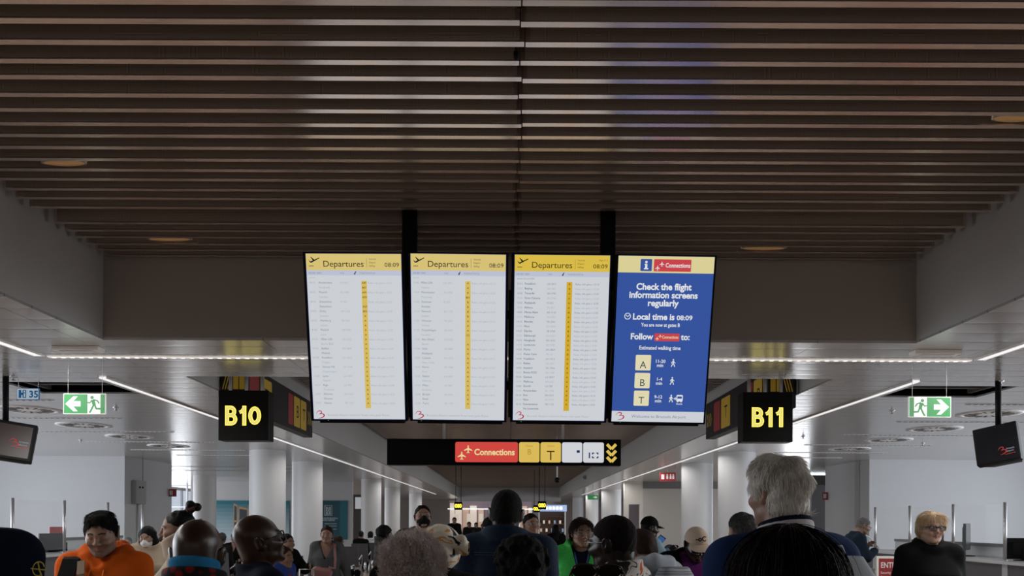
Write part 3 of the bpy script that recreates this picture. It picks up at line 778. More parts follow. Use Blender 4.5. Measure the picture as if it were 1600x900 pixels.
            if k == 2:
                T('+', 577.5, y0+15, 6, G['whi'], 'CENTER', 0.03)
                A.rrect(U(579.5), V(y0+16.5)*kz, U(590), V(y0+6)*kz, 0.008, G['whi'], 4); A.rect(U(581), V(y0+12)*kz, U(588.5), V(y0+8.4)*kz, G['blue'], 5)
                A.disc(U(582), V(y0+16.5)*kz, 1.4*SX, G['whi'], 4); A.disc(U(587.5), V(y0+16.5)*kz, 1.4*SX, G['whi'], 4); T('Shuttle', 584.7, y0+21.6, 2.6, G['whi'], 'CENTER', 0.02)
        logo3(A, U(489), V(645.5)*kz, 13*SX, G['mag'], 4)
        T('Welcome to Brussels Airport', 508, 647.6, 4.9, G['mid'], wd=89)
    A.disc(U(500 if idx == 0 else 490), V(656)*kz, 0.5*SX, M_LEDG, 2)
    A.build('screen', t)
    return t
for i in range(4): display(i)
# the two black posts and the rails the displays hang from
t = thing('display_stand', 'pair of black ceiling posts with rails carrying the four tall displays', 'display mount', (0, 5.66, 0))
for px in (640.5, 949.5):
    q = P(px, 365, 5.66); MB().box(q.x-0.052, -0.03, EYE+0.72, q.x+0.052, 0.03, ZT+0.005, bev=0.004).build('post', M_BLACK, t)
for z in (EYE+1.45, EYE+0.95):
    MB().box(-1.38, -0.028, z-0.03, 1.38, -0.005, z+0.03).build('rail', M_BLACK, t)
for px in (634.5, 797, 959):
    q = P(px, 560, 5.62); MB().box(q.x-0.012, -0.05, EYE+0.72, q.x+0.012, -0.03, EYE+1.62).build('cable_channel', mat('channel_purple', (0.10, 0.08, 0.11), 0.5), t)
# ------------------------------------------------------------------ connections sign
d = 6.9; q = P(787.5, 706.5, d); kx = d/F
t = thing('connections_sign', 'long black hanging sign with a red connections panel and yellow chevrons', 'direction sign', q, (0, ROLL*0, 0))
W2, H2 = 183*kx, 20.6*kx
MB().box(-W2, 0, -H2, W2, 0.12, H2, bev=0.005).build('box', mat('sign_navy_black', (0.003, 0.004, 0.007), 0.4, spec=0.12), t)
A = Art(); XX = lambda px: (px-787.5)*kx; ZZ = lambda py: (706.5-py)*kx
S_RED = glow('sign_red', 206, 70, 64); S_YEL = glow('sign_yellow', 216, 184, 88); S_WHT = glow('sign_white', 206, 208, 214); S_CRM = glow('sign_cream', 232, 208, 150)
S_NAV = glow('sign_navy', 18, 44, 84); S_OLV = glow('sign_olive', 176, 142, 40)
for x0, x1, m in ((711.3, 809.3, S_RED), (811, 843, S_YEL), (844.5, 876.5, S_YEL), (878, 909.8, S_WHT), (911.2, 943.5, S_WHT)):
    A.rrect(XX(x0), ZZ(722.3), XX(x1), ZZ(690.8), 0.016, m, 1)
plane_top(A, XX(721.5), ZZ(712), 13*kx, S_CRM, 2); plane_top(A, XX(731.5), ZZ(702), 13*kx, S_CRM, 2)
A.text('Connections', XX(741), ZZ(711), 13.4*kx, S_CRM, bold=0.03, width=63*kx)
A.text('B', XX(827), ZZ(710), 12*kx, S_OLV, 'CENTER'); A.text('Gates', XX(827), ZZ(698), 5*kx, S_OLV, 'CENTER'); A.text('1-4 min', XX(827), ZZ(717), 5*kx, mat('sign_faint', (0.01,)*3, 0.5, emit=srgb(206, 172, 74)), 'CENTER')
A.text('T', XX(860.5), ZZ(718.5), 21*kx, glow('sign_brown', 66, 46, 8), 'CENTER'); A.text('Gates', XX(860.5), ZZ(698), 5*kx, S_OLV, 'CENTER')
A.rrect(XX(901), ZZ(707), XX(906), ZZ(703), 0.006, S_NAV, 2)
A.rect(XX(920), ZZ(715.4), XX(922), ZZ(706.5), S_NAV, 2)
for cx_, cz_, sx_, sz_ in ((925, 706.5, 1, -1), (935, 706.5, -1, -1), (925, 715.4, 1, 1), (935, 715.4, -1, 1)):
    A.rect(min(XX(cx_), XX(cx_+3.4*sx_)), min(ZZ(cz_), ZZ(cz_-1.6*sz_)), max(XX(cx_), XX(cx_+3.4*sx_)), max(ZZ(cz_), ZZ(cz_-1.6*sz_)), S_NAV, 2)
    A.rect(min(XX(cx_), XX(cx_+1.6*sx_)), min(ZZ(cz_), ZZ(cz_-3.2*sz_)), max(XX(cx_), XX(cx_+1.6*sx_)), max(ZZ(cz_), ZZ(cz_-3.2*sz_)), S_NAV, 2)
for k in range(3):
    y = 693.5 + 10*k; A.stroke([(XX(948.5), ZZ(y)), (XX(955.5), ZZ(y+7.5))], 4.6*kx, S_YEL, 1); A.stroke([(XX(955.5), ZZ(y+7.5)), (XX(962.5), ZZ(y))], 4.6*kx, S_YEL, 1)
A.build('lettering', t)
for px in (692.5, 880.5): MB().box(XX(px)-0.011, 0.05, H2, XX(px)+0.011, 0.072, ZS-q.z+0.002).build('rod', M_WHITE, t)

# ------------------------------------------------------------------ hanging gate televisions
M_SCR = mat('tv_glass', (0.010, 0.011, 0.015), 0.3, spec=0.12); M_SCRB = mat('tv_glass_warm', (0.060, 0.045, 0.045), 0.3, spec=0.3); M_TVR = glow('tv_red', 190, 60, 56, 0.7); M_TVW = glow('tv_white', 150, 150, 160, 0.7)
for s in (-1, 1):
    px, py = (12, 687) if s < 0 else (1556, 693)
    d = 8.0; q = P(px, py, d)
    t = thing('television', 'black hanging television cut off by the left edge of the photo' if s < 0 else 'black box television on a ceiling pole at the right edge', 'television', q, (R(-11), R(8)*s*-1 if s < 0 else R(-10), R(-25)*s if s < 0 else R(-46)))
    if s > 0: t.scale = (0.84, 0.95, 0.98)
    MB().box(-0.235, 0, -0.2, 0.235, 0.10, 0.2, bev=0.012).build('bezel', M_BLACK, t)
    mb = MB(); v = [(-0.22, 0.10, -0.19), (0.22, 0.10, -0.19), (0.22, 0.10, 0.19), (-0.22, 0.10, 0.19), (-0.15, 0.36, -0.14), (0.15, 0.36, -0.14), (0.15, 0.36, 0.12), (-0.15, 0.36, 0.12)]
    mb.add(v, [(0,3,2,1), (4,5,6,7), (0,1,5,4), (1,2,6,5), (2,3,7,6), (3,0,4,7)]); mb.build('back_shell', M_BLACK, t)
    A = Art(); A.rect(-0.20, -0.165, 0.20, 0.165, M_SCRB if s < 0 else M_SCR, 1)
    logo3(A, 0.055, -0.09 if s > 0 else -0.02, 0.085, M_TVR, 2); A.text('brussels', 0.10, -0.085 if s > 0 else -0.01, 0.026, M_TVW, bold=0.02); A.text('airport', 0.10, -0.112 if s > 0 else -0.04, 0.026, M_TVW, bold=0.02)
    A.stroke([(0.08, -0.135 if s > 0 else -0.065), (0.19, -0.13 if s > 0 else -0.06)], 0.005, M_TVR, 2)
    A.build('screen', t)
    o = MB().tube([(0, 0, 0), (0, 0, ZS-q.z-0.16)], 0.03, 16).build('pole', M_BLACK, t)
    tm = Matrix.LocRotScale(t.location, t.rotation_euler, t.scale)      # the pole itself stays upright
    o.matrix_local = tm.inverted() @ Matrix.Translation((q.x+0.13*s, d+0.17, q.z+0.16))
# ------------------------------------------------------------------ modelling of soft bodies: distance fields turned into one smooth mesh
def fine_axis(lo, hi, zones, hc):
    """grid coordinates, dense inside the zones (a, b, step)"""
    out = [lo]; x = lo
    while x < hi:
        h = hc
        for a, b, s in zones:
            if a - 1e-6 <= x < b: h = min(h, s)
        nx = x + h
        for a, b, s in zones:
            if x < a - 1e-6 < nx: nx = a
        x = nx; out.append(x)
    return np.array(out, dtype=np.float32)

class Field:
    def __init__(s, xs, ys, zs):
        s.ax = (xs, ys, zs); s.F = np.full((len(xs), len(ys), len(zs)), 0.3, dtype=np.float32)
    def view(s, lo, hi):
        sl = []
        for a, l, h in zip(s.ax, lo, hi):
            i, j = np.searchsorted(a, l), np.searchsorted(a, h)
            if j - i < 1: return None
            sl.append(slice(max(i-1, 0), j+1))
        sl = tuple(sl)
        X, Y, Z = (s.ax[i][sl[i]] for i in range(3))
        return sl, X[:, None, None], Y[None, :, None], Z[None, None, :]
    def put(s, fn, lo, hi, op='u', k=0.02):
        m = k + 0.05 if op == 'u' else k + 0.02
        r = s.view([a-m for a in lo], [a+m for a in hi])
        if r is None: return
        sl, X, Y, Z = r; d = fn(X, Y, Z); f = s.F[sl]
        if op == 'u':
            h = np.maximum(k-np.abs(d-f), 0)/k; s.F[sl] = np.minimum(d, f) - h*h*k*0.25
        else:
            d = -d; h = np.maximum(k-np.abs(d-f), 0)/k; s.F[sl] = np.maximum(d, f) + h*h*k*0.25
    def cut(s, fn, k=0.01):
        """keep only where fn < 0"""
        X, Y, Z = s.ax[0][:, None, None], s.ax[1][None, :, None], s.ax[2][None, None, :]
        d = fn(X, Y, Z); h = np.maximum(k-np.abs(d-s.F), 0)/k; s.F = np.maximum(d, s.F) + h*h*k*0.25
    def warp(s, fn):
        X, Y, Z = s.ax[0][:, None, None], s.ax[1][None, :, None], s.ax[2][None, None, :]
        s.F = s.F + fn(X, Y, Z)
    def ell(s, c, r, M=None, k=0.02, op='u'):
        c = np.array(c, dtype=float); r = np.array(r, dtype=float); Mi = None if M is None else np.array(M).T
        def fn(X, Y, Z):
            p = (X-c[0], Y-c[1], Z-c[2])
            if Mi is not None: p = tuple(Mi[i, 0]*p[0]+Mi[i, 1]*p[1]+Mi[i, 2]*p[2] for i in range(3))
            k0 = np.sqrt((p[0]/r[0])**2+(p[1]/r[1])**2+(p[2]/r[2])**2)
            k1 = np.sqrt((p[0]/r[0]**2)**2+(p[1]/r[1]**2)**2+(p[2]/r[2]**2)**2)+1e-9
            return k0*(k0-1)/k1
        e = np.max(r) if M is not None else r
        s.put(fn, c-e, c+e, op, k)
    def cap(s, a, b, ra, rb, k=0.02, op='u'):
        a = np.array(a, dtype=float); b = np.array(b, dtype=float); ab = b-a; L = float(ab@ab)+1e-9
        def fn(X, Y, Z):
            t = np.clip(((X-a[0])*ab[0]+(Y-a[1])*ab[1]+(Z-a[2])*ab[2])/L, 0, 1)
            return np.sqrt((X-a[0]-t*ab[0])**2+(Y-a[1]-t*ab[1])**2+(Z-a[2]-t*ab[2])**2) - (ra+(rb-ra)*t)
        m = max(ra, rb)
        s.put(fn, np.minimum(a, b)-m, np.maximum(a, b)+m, op, k)
    def loft(s, prof, M=None, o=(0, 0, 0), infl=0.0, k=0.03, op='u', p=2.3):
        """stack of flattened rings (z, half width, half depth, y offset) in a turned frame"""
        pr = np.array(prof, dtype=float); Mi = None if M is None else np.array(M).T; o = np.array(o, dtype=float)
        z0, z1 = pr[0, 0]-infl, pr[-1, 0]+infl
        def fn(X, Y, Z):
            q = (X-o[0], Y-o[1], Z-o[2])
            if Mi is not None: q = tuple(Mi[i, 0]*q[0]+Mi[i, 1]*q[1]+Mi[i, 2]*q[2] for i in range(3))
            z = q[2]; zz = np.clip(z, pr[0, 0], pr[-1, 0])
            w = np.interp(zz, pr[:, 0], pr[:, 1])+infl; e = np.interp(zz, pr[:, 0], pr[:, 2])+infl; c = np.interp(zz, pr[:, 0], pr[:, 3])
            rr = (np.abs(q[0]/w)**p+np.abs((q[1]-c)/e)**p)**(1/p)
            d = (rr-1)*np.minimum(w, e)
            return np.maximum(d, np.maximum(z0-z, z-z1)).astype(np.float32)
        W = max(pr[:, 1].max(), pr[:, 2].max()+np.abs(pr[:, 3]).max())+infl
        if M is None: lo = o+np.array([-W, -W, z0]); hi = o+np.array([W, W, z1])
        else:
            cs = [np.array(M)@np.array([x, y, z])+o for x in (-W, W) for y in (-W, W) for z in (z0, z1)]
            lo = np.min(cs, 0); hi = np.max(cs, 0)
        s.put(fn, lo, hi, op, k)
    def mesh(s):
        Fv = s.F; xs, ys, zs = s.ax; S = Fv < 0
        nx, ny, nz = Fv.shape
        c = [S[i:nx-1+i, j:ny-1+j, k:nz-1+k] for i in (0, 1) for j in (0, 1) for k in (0, 1)]
        cnt = sum(q.astype(np.int8) for q in c); mixed = (cnt > 0) & (cnt < 8)
        I, J, K = np.nonzero(mixed); n = len(I)
        idx = np.full(mixed.shape, -1, dtype=np.int64); idx[I, J, K] = np.arange(n)
        off = [(i, j, k) for i in (0, 1) for j in (0, 1) for k in (0, 1)]
        val = np.stack([Fv[I+a, J+b, K+e] for a, b, e in off], 1); pos = np.stack([np.stack([xs[I+a], ys[J+b], zs[K+e]], 1) for a, b, e in off], 1)
        acc = np.zeros((n, 3)); wt = np.zeros(n)
        for a in range(8):
            for b in range(a+1, 8):
                if sum(abs(u-v) for u, v in zip(off[a], off[b])) != 1: continue
                fa, fb = val[:, a], val[:, b]; mk = (fa < 0) != (fb < 0)
                t = np.where(mk, fa/np.where(mk, fa-fb, 1), 0)[:, None]
                acc += np.where(mk[:, None], pos[:, a]+(pos[:, b]-pos[:, a])*t, 0); wt += mk
        V = acc/np.maximum(wt, 1)[:, None]
        faces = []
        def quads(mask, ijk, cells, flip):
            i, j, k = ijk; q = np.stack([idx[i+a, j+b, k+e] for a, b, e in cells], 1)
            ok = (q >= 0).all(1); q = q[ok]; fl = flip[ok]; q[fl] = q[fl][:, ::-1]; faces.append(q)
        m = S[:-1, 1:-1, 1:-1] != S[1:, 1:-1, 1:-1]; i, j, k = np.nonzero(m)
        quads(m, (i, j, k), [(0, 0, 0), (0, 1, 0), (0, 1, 1), (0, 0, 1)], ~S[i, j+1, k+1])
        m = S[1:-1, :-1, 1:-1] != S[1:-1, 1:, 1:-1]; i, j, k = np.nonzero(m)
        quads(m, (i, j, k), [(0, 0, 0), (0, 0, 1), (1, 0, 1), (1, 0, 0)], ~S[i+1, j, k+1])
        m = S[1:-1, 1:-1, :-1] != S[1:-1, 1:-1, 1:]; i, j, k = np.nonzero(m)
        quads(m, (i, j, k), [(0, 0, 0), (1, 0, 0), (1, 1, 0), (0, 1, 0)], ~S[i+1, j+1, k])
        return V, np.concatenate(faces, 0) if faces else np.zeros((0, 4), int)

def field_obj(name, fld, m, parent, paint=None):
    V, Q = fld.mesh()
    me = bpy.data.meshes.new(name); me.vertices.add(len(V)); me.vertices.foreach_set('co', V.astype(np.float32).ravel())
    me.loops.add(len(Q)*4); me.loops.foreach_set('vertex_index', Q.astype(np.int32).ravel())
    me.polygons.add(len(Q)); me.polygons.foreach_set('loop_start', np.arange(0, len(Q)*4, 4, dtype=np.int32))
    me.polygons.foreach_set('use_smooth', np.ones(len(Q), dtype=bool))
    if paint is not None and len(Q):
        me.polygons.foreach_set('material_index', paint(V[Q].mean(1)).astype(np.int32))
    me.update(calc_edges=True); me.validate()
    return obj(name, me, m, parent)

def rot3(x=0, y=0, z=0):
    return np.array((Matrix.Rotation(R(z), 3, 'Z') @ Matrix.Rotation(R(x), 3, 'X') @ Matrix.Rotation(R(y), 3, 'Y')))

def ripples(seed, amp, f=18.0):
    q = random.Random(seed); w = [(q.uniform(-f, f), q.uniform(-f, f), q.uniform(-f, f)*0.8, q.uniform(0, 6.3)) for _ in range(5)]
    def fn(X, Y, Z):
        t = 0
        for a, b, c, ph in w: t = t + np.sin(a*X+b*Y+c*Z+ph)
        return (t*amp/3).astype(np.float32)
    return fn

def skin_mat(name, col, rough=0.45):
    return mat('skin_'+name, col, rough, bump=(220, 0.04), spec=0.4)
def cloth(name, col, rough=0.85, sc=160, st=0.25):
    return mat('cloth_'+name, col, rough, bump=(sc, st), spec=0.08)
def hair_mat(name, col, rough=0.6):
    return mat('hair_'+name, tuple(c*0.7 for c in col), rough, spec=0.12, bump=(150, 0.6))
SK = {'pale': (0.36, 0.225, 0.17), 'light': (0.27, 0.155, 0.11), 'tan': (0.20, 0.11, 0.07), 'brown': (0.040, 0.019, 0.012), 'dark': (0.018, 0.010, 0.007)}
LIP = {'pale': (0.25, 0.115, 0.095), 'light': (0.28, 0.11, 0.09), 'tan': (0.2, 0.08, 0.06), 'brown': (0.035, 0.016, 0.013), 'dark': (0.02, 0.01, 0.008)}

TORSO = [(0.80, 0.155, 0.105, 0.015), (0.90, 0.172, 0.118, 0.018), (1.00, 0.160, 0.108, 0.008), (1.10, 0.150, 0.100, 0.0), (1.22, 0.163, 0.112, 0.0),
         (1.32, 0.170, 0.115, 0.005), (1.40, 0.165, 0.095, 0.015), (1.45, 0.115, 0.070, 0.022), (1.49, 0.07, 0.06, 0.022)]
TORSO_F = [(0.80, 0.160, 0.110, 0.02), (0.90, 0.178, 0.118, 0.02), (1.00, 0.158, 0.102, 0.008), (1.10, 0.132, 0.090, 0.0), (1.20, 0.142, 0.105, -0.006),
           (1.28, 0.150, 0.122, -0.014), (1.36, 0.150, 0.100, 0.005), (1.42, 0.125, 0.075, 0.018), (1.46, 0.075, 0.060, 0.02), (1.49, 0.06, 0.055, 0.022)]

class Person:
    """standing or seated figure; faces -y of its own frame"""
    def __init__(s, label, px, py, d, yaw=0, skin='light', sex='m', head=(0, 0, 0), lean=(0, 0), armL=None, armR=None, seat=False, hs=1.0,
                 q=1.0, hair_t=0.012, H=None, group=None, kmul=1.012, bulk=1.0, handfine=False, beard=None, face=True, closed=False):
        s.closed = closed
        qx = P(px, py, d)
        s.H = (qx.z if H is None else H) - hair_t
        s.q = q; s.skin = skin; s.sex = sex; s.hs = hs*(0.96 if sex == 'f' else 1.0); s.bulk = bulk; s.beard = beard; s.face = face; s.label = label
        s.root = thing('person', label, 'person', (qx.x, d, 0), (0, 0, R(yaw)), group)
        s.seat = seat
        if seat: k = (s.H)/1.32; dz = -0.44
        else: k = s.H/1.75*kmul; dz = 0.0
        s.k = k
        # joints
        def J(x, y, z): return np.array((x*k, y*k, (z+dz)*k))
        s.T = rot3(x=lean[0], y=lean[1]); s.piv = J(0, 0.01, 0.93)
        s.tx = lambda p: s.piv + s.T @ (np.array(p)-s.piv)
        s.J = J
        sw = (0.185 if sex == 'm' else 0.165)*bulk
        s.sh = [s.tx(J(-sw, 0.015, 1.415)), s.tx(J(sw, 0.015, 1.415))]
        s.hip = [J(-0.092, 0.01, 0.90), J(0.092, 0.01, 0.90)]
        if seat:
            s.knee = [np.array((-0.11*k, -0.42*k, 0.48*k)), np.array((0.11*k, -0.42*k, 0.48*k))]
            s.ank = [np.array((-0.11*k, -0.40*k, 0.09*k)), np.array((0.11*k, -0.40*k, 0.09*k))]
        else:
            s.knee = [np.array((-0.10*k, -0.01*k, 0.49*k)), np.array((0.10*k, -0.005*k, 0.49*k))]
            s.ank = [np.array((-0.105*k, 0.03*k, 0.09*k)), np.array((0.105*k, 0.02*k, 0.09*k))]
        # head frame
        Rh = s.T @ rot3(x=head[1], y=head[2], z=head[0]) if lean != (0, 0) else rot3(x=head[1], y=head[2], z=head[0])
        s.Rh = Rh
        nb = s.tx(J(0, 0.022, 1.47)); s.nb = nb
        hz = s.H - 0.115*s.hs
        if lean != (0, 0) or abs(head[1]) > 12:
            s.hc = nb + Rh @ np.array((0, -0.035, (s.H-0.115*s.hs-nb[2]) if lean == (0, 0) and not seat else (1.75-1.47)*k - 0.115*s.hs))
        else:
            s.hc = np.array((nb[0], nb[1]-0.035, hz if not seat else nb[2] + (1.75-1.47)*k - 0.115*s.hs))
        # arms
        s.el = []; s.wr = []; s.hd = []
        for side, tgt in ((0, armR), (1, armL)):       # side 0 is at -x (the figure's right when it faces -y)
            sg = -1 if side == 0 else 1
            S = s.sh[side]; L1, L2 = 0.285*k, 0.255*k
            if tgt is None: w_ = S + np.array((sg*0.055, -0.05, -0.525))*k; pole = np.array((sg*0.3, 1.0, 0.1))
            else:
                w_ = np.array(tgt[:3])*1.0; pole = np.array(tgt[3]) if len(tgt) > 3 else np.array((sg*0.6, 0.5, -0.6))
            dv = w_-S; D = np.linalg.norm(dv)
            if D > (L1+L2)*0.995: w_ = S+dv/D*(L1+L2)*0.995; dv = w_-S; D = np.linalg.norm(dv)
            u = dv/D; a = (L1*L1-L2*L2+D*D)/(2*D); h = math.sqrt(max(L1*L1-a*a, 0))
            pl = pole-u*(pole@u); pl = pl/(np.linalg.norm(pl)+1e-9)
            e = S+u*a+pl*h; s.el.append(e); s.wr.append(w_); s.hd.append((w_-e)/np.linalg.norm(w_-e))
        s.handfine = handfine
    def axes(s, fine, coarse, extra=0.0, hands=False):
        pts = np.array(s.sh+s.el+s.wr+s.hip+s.knee+s.ank+[s.hc]); lo = pts.min(0)-0.22-extra; hi = pts.max(0)+0.22+extra
        lo[2] = -0.02; hi[2] = s.hc[2]+0.26
        zs = [[(s.hc[i]-0.135, s.hc[i]+0.135, fine)] for i in range(3)]
        if hands:
            for w_, hd in zip(s.wr, s.hd):
                c = w_+hd*0.09
                for i in range(3): zs[i].append((c[i]-0.105, c[i]+0.105, 0.0065))
        return [fine_axis(lo[i], hi[i], zs[i], coarse) for i in range(3)]
    def hx(s, p): return s.hc + s.Rh @ (np.array(p, dtype=float)*s.hs)
    def tohead(s, V): return ((V-s.hc) @ s.Rh)/s.hs
    def hand(s, f, side, curl=0.5, k=0.008):
        w_ = s.wr[side]; d = s.hd[side]; sg = -1 if side == 0 else 1
        n = np.array((-sg*1.0, 0.15, 0.0)); n = n-d*(n@d); n /= np.linalg.norm(n)+1e-9   # palm towards the thigh
        t = np.cross(n, d)*1.0                                                             # across the palm
        if t @ np.array((0, -1, 0)) < 0: t = -t                                             # thumb side forward
        h = s.k
        pc = w_+d*0.05*h
        f.ell(pc, (0.045*h, 0.016*h, 0.040*h), np.stack([d, n, t], 1), 0.012)
        for i, (off, L) in enumerate(((0.029, 0.072), (0.010, 0.080), (-0.010, 0.075), (-0.028, 0.058))):
            b = w_+d*0.085*h+t*off*h; c1 = curl+0.08*i
            d1 = d*math.cos(c1*0.7)+n*math.sin(c1*0.7); m1 = b+d1*L*0.5*h
            d2 = d*math.cos(c1*1.7)+n*math.sin(c1*1.7); m2 = m1+d2*L*0.5*h
            f.cap(b, m1, 0.0092*h, 0.0085*h, k*0.5); f.cap(m1, m2, 0.0085*h, 0.007*h, 0.002)
        b = w_+d*0.022*h+t*0.030*h; d1 = d*0.72+t*0.55+n*0.35; d1 /= np.linalg.norm(d1); m1 = b+d1*0.042*h
        d2 = d*0.92+t*0.12+n*0.3; d2 /= np.linalg.norm(d2); f.cap(b, m1, 0.013*h, 0.0105*h, k); f.cap(m1, m1+d2*0.032*h, 0.0105*h, 0.0075*h, 0.003)
    def head_field(s, f):
        h = s.hs; Rm = s.Rh
        E = lambda c, r, k=0.02, op='u': f.ell(s.hx(c), np.array(r)*h, Rm, k*h, op)
        C = lambda a, b, ra, rb, k=0.02, op='u': f.cap(s.hx(a), s.hx(b), ra*h, rb*h, k*h, op)
        E((0, 0.012, 0.032), (0.074, 0.094, 0.084)); E((0, -0.022, -0.008), (0.064, 0.070, 0.084), 0.03)
        E((0, -0.034, -0.064), (0.050, 0.050, 0.046), 0.035); E((0, 0.03, -0.03), (0.062, 0.062, 0.06), 0.03)
        if s.face:
            C((-0.045, -0.020, -0.070), (-0.012, -0.076, -0.098), 0.014, 0.016, 0.02); C((0.045, -0.020, -0.070), (0.012, -0.076, -0.098), 0.014, 0.016, 0.02)
            C((-0.042, -0.070, -0.028), (-0.052, -0.030, -0.020), 0.020, 0.020, 0.02); C((0.042, -0.070, -0.028), (0.052, -0.030, -0.020), 0.020, 0.020, 0.02)
            C((-0.040, -0.078, 0.020), (-0.008, -0.089, 0.016), 0.0085, 0.0095, 0.014); C((0.040, -0.078, 0.020), (0.008, -0.089, 0.016), 0.0085, 0.0095, 0.014)
            for sx in (-1, 1): E((sx*0.032, -0.098, 0.000), (0.017, 0.017, 0.012), 0.012, 's')
            for sx in (-1, 1):
                E((sx*0.0315, -0.0765, 0.0), (0.0135, 0.0135, 0.0125), 0.006)
                if not s.closed: E((sx*0.0315, -0.0900, -0.0008), (0.0115, 0.0085, 0.0046), 0.003, 's')
            C((0, -0.086, 0.014), (0, -0.111, -0.026), 0.0065, 0.0105, 0.012); E((0, -0.108, -0.030), (0.012, 0.011, 0.009), 0.008)
            wn = 0.015 if s.skin in ('dark', 'brown') else 0.0125
            for sx in (-1, 1): E((sx*wn, -0.096, -0.033), (0.008, 0.011, 0.007), 0.007)
            lp = 0.0075 if s.skin in ('dark', 'brown') else 0.0055
            for sx in (-1, 1):
                C((0, -0.0915, -0.056), (sx*0.021, -0.082, -0.060), lp, 0.003, 0.006); C((0, -0.0905, -0.068), (sx*0.020, -0.081, -0.062), lp, 0.003, 0.006)
            C((-0.02, -0.092, -0.0615), (0.02, -0.092, -0.0615), 0.0022, 0.0022, 0.004, 's')
        for sx in (-1, 1):
            M = Rm @ rot3(z=sx*28, y=sx*10)
            f.ell(s.hx((sx*0.081, 0.018, -0.006)), np.array((0.0085, 0.021, 0.033))*h, M, 0.008); f.ell(s.hx((sx*0.073, 0.006, -0.030)), np.array((0.007, 0.010, 0.011))*h, M, 0.008)
            f.ell(s.hx((sx*0.092, 0.010, -0.004)), np.array((0.006, 0.010, 0.018))*h, M, 0.005, 's')
    def body(s, mats=None):
        f = Field(*s.axes(0.0042/s.q if s.q <= 1 else 0.0042, 0.019, hands=s.q >= 0.8))
        k = s.k; b = s.bulk
        s.torso(f, -0.004)
        for i in (0, 1):
            f.cap(s.sh[i], s.el[i], 0.048*k*b, 0.038*k*b, 0.04); f.cap(s.el[i], s.wr[i], 0.038*k*b, 0.027*k*b, 0.02)
            f.cap(s.hip[i], s.knee[i], 0.078*k*b, 0.052*k*b, 0.05); f.cap(s.knee[i], s.ank[i], 0.052*k*b, 0.038*k*b, 0.03)
            f.cap(s.ank[i], s.ank[i]+np.array((0, -0.13*k, -0.055*k)), 0.035*k, 0.028*k, 0.03)
            s.hand(f, i)
        neck = (0.053 if s.sex == 'f' else 0.061)*(0.5+0.5*b)
        f.cap(s.nb, s.hx((0, 0.026, -0.045)), neck*1.06, neck*0.95, 0.03)
        s.head_field(f)
        sk = SK[s.skin]
        mats = [skin_mat(s.skin, sk, 0.33 if s.skin in ('dark', 'brown') else 0.5), mat('lip_'+s.skin, LIP[s.skin], 0.4), mat('stubble_'+s.skin, tuple(c*0.62 for c in sk), 0.6),
                mat('brow_'+('fair' if s.beard == 'fair' else 'dark'), (0.02, 0.013, 0.01) if s.beard != 'fair' else (0.12, 0.08, 0.05), 0.7)]
        def paint(c):
            p = s.tohead(c); x, y, z = np.abs(p[:, 0]), p[:, 1], p[:, 2]
            m = np.zeros(len(p), int)
            if not s.face: return m
            if s.beard in ('stubble',):
                m[(y < -0.01) & (z < -0.036-0.25*np.maximum(0.03-x, 0)) & (z > -0.13) & (y < -0.25*z*0-0.0)] = 2
            m[(y < -0.079) & (x < 0.023) & (np.abs(z+0.062) < 0.0105-0.2*x)] = 1
            arch = 0.022+0.004*np.sin(np.clip((x-0.012)/0.036, 0, 1)*3.1)
            m[(y < -0.06) & (x > 0.013) & (x < 0.047) & (np.abs(z-arch) < 0.0042)] = 3
            return m
        s.body_obj = field_obj('body', f, mats, s.root, paint)
        if s.face and s.q >= 0.6 and not s.closed: s.eyes()
        return s
    def eyes(s):
        for sx in (-1, 1):
            mb = MB(); mb.ball((0, 0, 0), 0.0112*s.hs, 0, 16, 10)
            c = np.array((0, -0.0048, -0.0002))*s.hs; mb.ball(tuple(c), (0.0056*s.hs, 0.0074*s.hs, 0.0056*s.hs), 1, 12, 8)
            o = mb.build('eye', [mat('eye_white', (0.28, 0.26, 0.25), 0.3), mat('eye_iris', (0.02, 0.013, 0.01), 0.15)], s.root)
            M = Matrix(s.Rh.tolist()).to_4x4(); M.translation = Vector(s.hx((sx*0.0315, -0.0755, 0.0))); o.matrix_local = M
    def torso(s, f, infl, z0=None, z1=None, k=0.05, prof=None, p=2.3):
        pr = prof or (TORSO if s.sex == 'm' else TORSO_F)
        b = s.bulk; dz = -0.44 if s.seat else 0
        rows = []
        for z, w_, e, y in pr: rows.append((z, w_*(b if z < 1.44 else 1), e*(b if z < 1.44 else 1), y))
        if z0 is not None or z1 is not None:
            a = np.array(rows); zs = [z for z in a[:, 0] if (z0 is None or z > z0) and (z1 is None or z < z1)]
            if z0 is not None: zs = [z0]+zs
            if z1 is not None: zs = zs+[z1]
            rows = [(z, *(np.interp(z, a[:, 0], a[:, i]) for i in (1, 2, 3))) for z in zs]
        rows = [((z+dz)*s.k, w_*s.k, e*s.k, y*s.k) for z, w_, e, y in rows]
        o = s.piv; rows = [(z-o[2], w_, e, y-o[1]) for z, w_, e, y in rows]
        f.loft(rows, s.T, o, infl, k, p=p)
        # trapezius and shoulder line
        for i in (0, 1):
            f.cap(s.tx(s.J(-0.03 if i == 0 else 0.03, 0.03, 1.475)), s.sh[i]+s.T@np.array((0, 0, 0.012*s.k)), 0.045*s.k+infl, 0.042*s.k*b+infl, 0.04)
